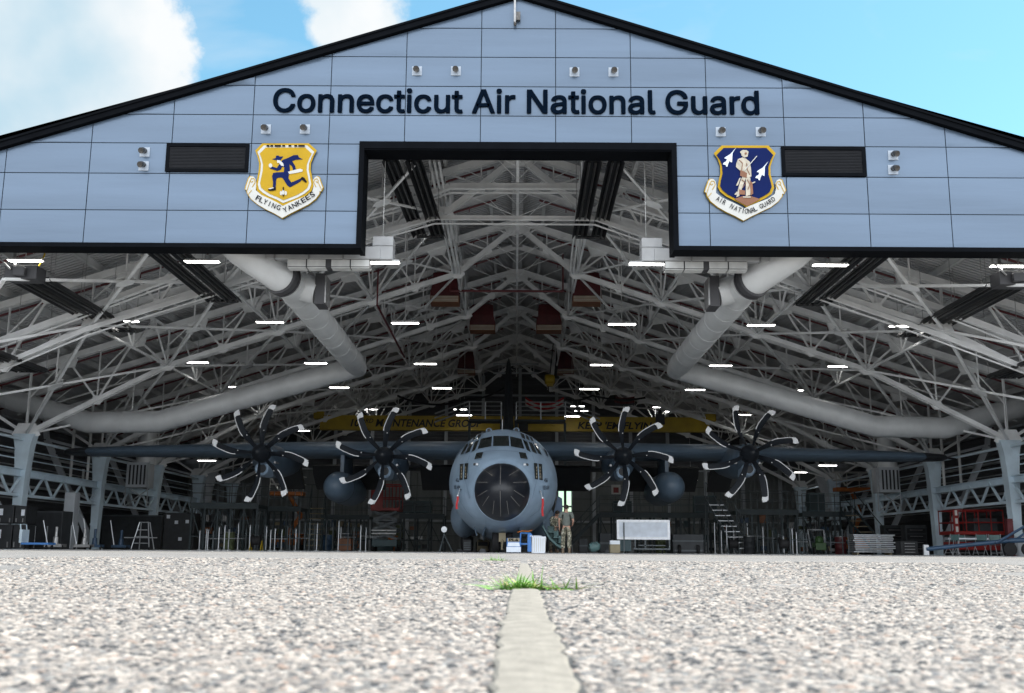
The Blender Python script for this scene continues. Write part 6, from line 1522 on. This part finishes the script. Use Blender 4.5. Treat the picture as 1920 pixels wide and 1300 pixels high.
# folding table and chairs
r = thing('folding_table', 'long white-topped folding table in front of the low red scissor lift', 'table', (X(1840, 45), 45, 0)); zt = .74
m = MB(); m.box((-1.05, 0, zt-.07), (1.05, .75, zt)); m.build('tabletop', 'white_box', r, bevel=.01)
for s in (-1, 1): m = MB(); m.tube([(s*.85, .1, zt-.05), (s*.95, .1, .02)], .02, 6); m.tube([(s*.85, .65, zt-.05), (s*.95, .65, .02)], .02, 6); m.tube([(s*.93, .1, .15), (s*.93, .65, .15)], .015, 6); m.build('leg', 'alu', r)
def chair(px, Y, rz, lab):
    r = thing('folding_chair', lab, 'chair', (X(px, Y), Y, 0), 'folding chairs at the white table', rz)
    m = MB(); m.box((-.21, -.2, .43), (.21, .2, .46)); m.build('seat', 'charcoal', r, bevel=.01)
    m = MB(); m.box((-.2, .2, .62), (.2, .225, .85)); m.build('backrest', 'teal_light', r, bevel=.01)
    for s in (-1, 1): m = MB(); m.tube([(s*.22, .22, .88), (s*.22, .1, .45), (s*.22, -.22, .02)], .013, 6); m.build('leg', 'alu', r); m = MB(); m.tube([(s*.19, -.05, .43), (s*.19, .27, .02)], .013, 6); m.build('leg', 'alu', r)
    m = MB(); m.tube([(-.22, -.16, .12), (.22, -.16, .12)], .01, 6); m.build('stretcher', 'alu', r)
chair(1785, 44.2, R(200), 'pale folding chair at the column end of the white table, turned sideways'); chair(1838, 44.0, R(180), 'folding chair with its pale green back to the camera, middle of the white table'); chair(1868, 44.1, R(150), 'folding chair nearest the dark red post'); chair(1805, 45.9, R(0), 'folding chair behind the white table')
# tow bar
Y = 42.5; a, b = at(1737, 1030, Y), at(1893, 1014, Y-1.2); r = thing('tow_bar', 'long dark blue aircraft tow bar lying low across the floor', 'tow bar', (b.x, Y-1.2, 0)); o_ = Vector((b.x, Y-1.2, 0))
m = MB(); m.tube([a-o_, b-o_], .085, 10); m.tube([b-o_, at(1960, 1012, Y-1.6)-o_], .10, 10); m.build('main_tube', 'blue_dull', r, smooth=True)
m = MB(); m.tube([at(1868, 1018, Y-1.2)-o_, at(1925, 985, Y-1.4)-o_], .05, 8); m.tube([at(1905, 1012, Y-1.2)-o_, at(1935, 990, Y-1.4)-o_], .04, 8); m.build('lift_handle', 'blue_dull', r)
for px in (1896, 1930):
    q = at(px, 1025, Y-1.3)-o_; m = MB(); m.wheel((q.x, 0, .26), .26, .14, (0, 1, 0), hub=1); m.build('wheel', ['rubber', 'alu'], r)
m = MB(); m.box((a.x-o_.x-.12, a.y-o_.y-.06, .02), (a.x-o_.x+.08, a.y-o_.y+.06, .42)); m.build('tow_head', 'alu', r)
p = X(1896, 41.5); z = gz(1896, 973, 41.5); m = MB(); m.box((-.11, -.11, 0), (.11, .11, z)); m.box((-.16, -.16, 0), (.16, .16, .03)); m.box((-.115, -.115, z-.12), (.115, .115, z-.08))
tag(m.build('bollard_post', 'dark_red', loc=(p, 41.5, 0), bevel=.01), 'square dark red guard post in front of the column near the tow bar', 'post')
p = at(1918, 1005, 45); m = MB(); m.loft([[(-a, -.2, z), (a, -.2, z), (a, .2, z), (-a, .2, z)] for z, a in ((0, .3), (.5, .34), (.8, .25))]); tag(m.build('tarp_bundle', 'grey_steel', loc=(p.x, 45, 0), smooth=True), 'grey tarp bundle at the picture edge beyond the dark red post', 'tarp')
# small overhead work-platform box hanging duct frames / cable reels
for i, (px, py, Y, lab) in enumerate(((1140, 1030, 46, 'dark chock by the khaki box'), (905, 1032, 40.6, 'wheel chock in front of the nose wheel'), (862, 1031, 47.8, 'wheel chock in front of the main wheel'))):
    m = MB(); m.plate([(-.15, 0, 0), (.15, 0, 0), (.08, 0, .14), (-.08, 0, .14)], (0, .3, 0)); tag(m.build('wheel_chock', 'charcoal', loc=(X(px, Y), Y, .004)), lab, 'chock')

# ------------------------------------------------------------------ shelving, reels and drums in the depth of the hangar
rnd = random.Random(77)
racks = [(395, 68, 2.3, 2.6, 'under the yellow-side outer propeller'), (450, 74, 2.6, 3.0, 'next to the orange boom lift'), (515, 66, 1.8, 2.2, 'behind the thicket of poles'), (640, 76, 3.0, 2.4, 'on the back wall under the yellow-side tank'), (770, 78, 2.4, 2.2, 'on the back wall between scissor lift and nose'),
         (1285, 74, 2.6, 2.6, 'behind the dark box trailer'), (1345, 70, 2.0, 2.2, 'behind the tall pale ladder'), (1425, 66, 2.4, 2.7, 'under the blue-side outer propeller'), (1500, 72, 2.4, 2.4, 'beside the green machine'), (1570, 66, 2.0, 2.1, 'behind the stacked rails'), (240, 70, 2.4, 2.3, 'behind the low dark partition'), (330, 74, 2.2, 2.4, 'behind the cabinet with white stickers')]
for px, Y, w_, h_, where in racks:
    r = thing('storage_rack', 'dim steel shelving rack full of parts ' + where, 'rack', (X(px, Y), Y, 0), 'shelving racks in the depth of the hangar')
    m = MB()
    for sx_ in (-1, 1):
        for y_ in (0, .6): m.box((sx_*w_/2-.03, y_, 0), (sx_*w_/2+.03, y_+.05, h_))
    m.bar((-w_/2, .65, .1), (w_/2, .65, h_), .03); m.bar((w_/2, .65, .1), (-w_/2, .65, h_), .03); m.build('upright', 'rail', r)
    n = 4
    for k in range(n):
        z = .15+(h_-.2)*k/(n-1); m = MB(); m.box((-w_/2, 0, z), (w_/2, .62, z+.04)); sh_ = m.build('shelf', 'rail', r)
        if k == n-1: continue
        x = -w_/2+.1
        while x < w_/2-.3:
            bw = rnd.uniform(.18, .5); bh = rnd.uniform(.15, .5)*(h_/2.4)
            if rnd.random() < .75: m = MB(); m.box((x, .05, z+.042), (min(x+bw, w_/2-.06), .5, z+.042+bh)); m.build('stored_box', rnd.choice(['charcoal', 'khaki', 'olive', 'rail', 'blue_dull', 'brown', 'teal', 'galv']), sh_)
            x += bw+rnd.uniform(.03, .2)
for i, (px, Y, mt, lab) in enumerate(((612, 60, 'blue_dull', 'blue steel drum under the grey yellow-side tank'), (735, 62, 'orange', 'orange steel drum at the foot of the raised scissor lift'), (1240, 60, 'olive', 'olive steel drum behind the notice board'), (1408, 55, 'charcoal', 'dark steel drum under the blue-side outer propeller'), (425, 53, 'olive', 'olive steel drum under the yellow-side outer propeller'), (1580, 54, 'dark_red', 'dark red steel drum beside the stacked rails'))):
    r = thing('steel_drum', lab, 'drum', (X(px, Y), Y, 0)); m = MB(); m.lathe((0, .3, 0), (0, 0, 1), [(0, .28), (.28, .28), (.30, .295), (.32, .28), (.58, .28), (.60, .295), (.62, .28), (.88, .28), (.89, .27)], 18); m.build('drum_body', mt, r, smooth=True)
    m = MB(); m.lathe((0, .3, .88), (0, 0, 1), [(0, .29), (.02, .29)], 18); m.build('rim', 'galv', r)
for i, (px, Y, lab) in enumerate(((480, 49, 'yellow hose reel among the poles'), (1375, 50, 'hose reel on a stand at the foot of the tall pale ladder'), (1470, 47, 'low hose reel under the blue-side outer propeller tip'))):
    r = thing('hose_reel', lab, 'hose reel', (X(px, Y), Y, 0)); m = MB(); m.lathe((-.2, 0, .45), (1, 0, 0), [(0, .3), (.02, .3), (.02, .2), (.38, .2), (.38, .3), (.4, .3)], 20); m.build('reel', 'rubber', r)
    m = MB(); m.tube([(-.25, -.25, 0), (-.25, 0, .45), (-.25, .25, 0)], .02, 6); m.tube([(.25, -.25, 0), (.25, 0, .45), (.25, .25, 0)], .02, 6); m.build('stand_frame', 'yellow' if i == 0 else 'rail', r)
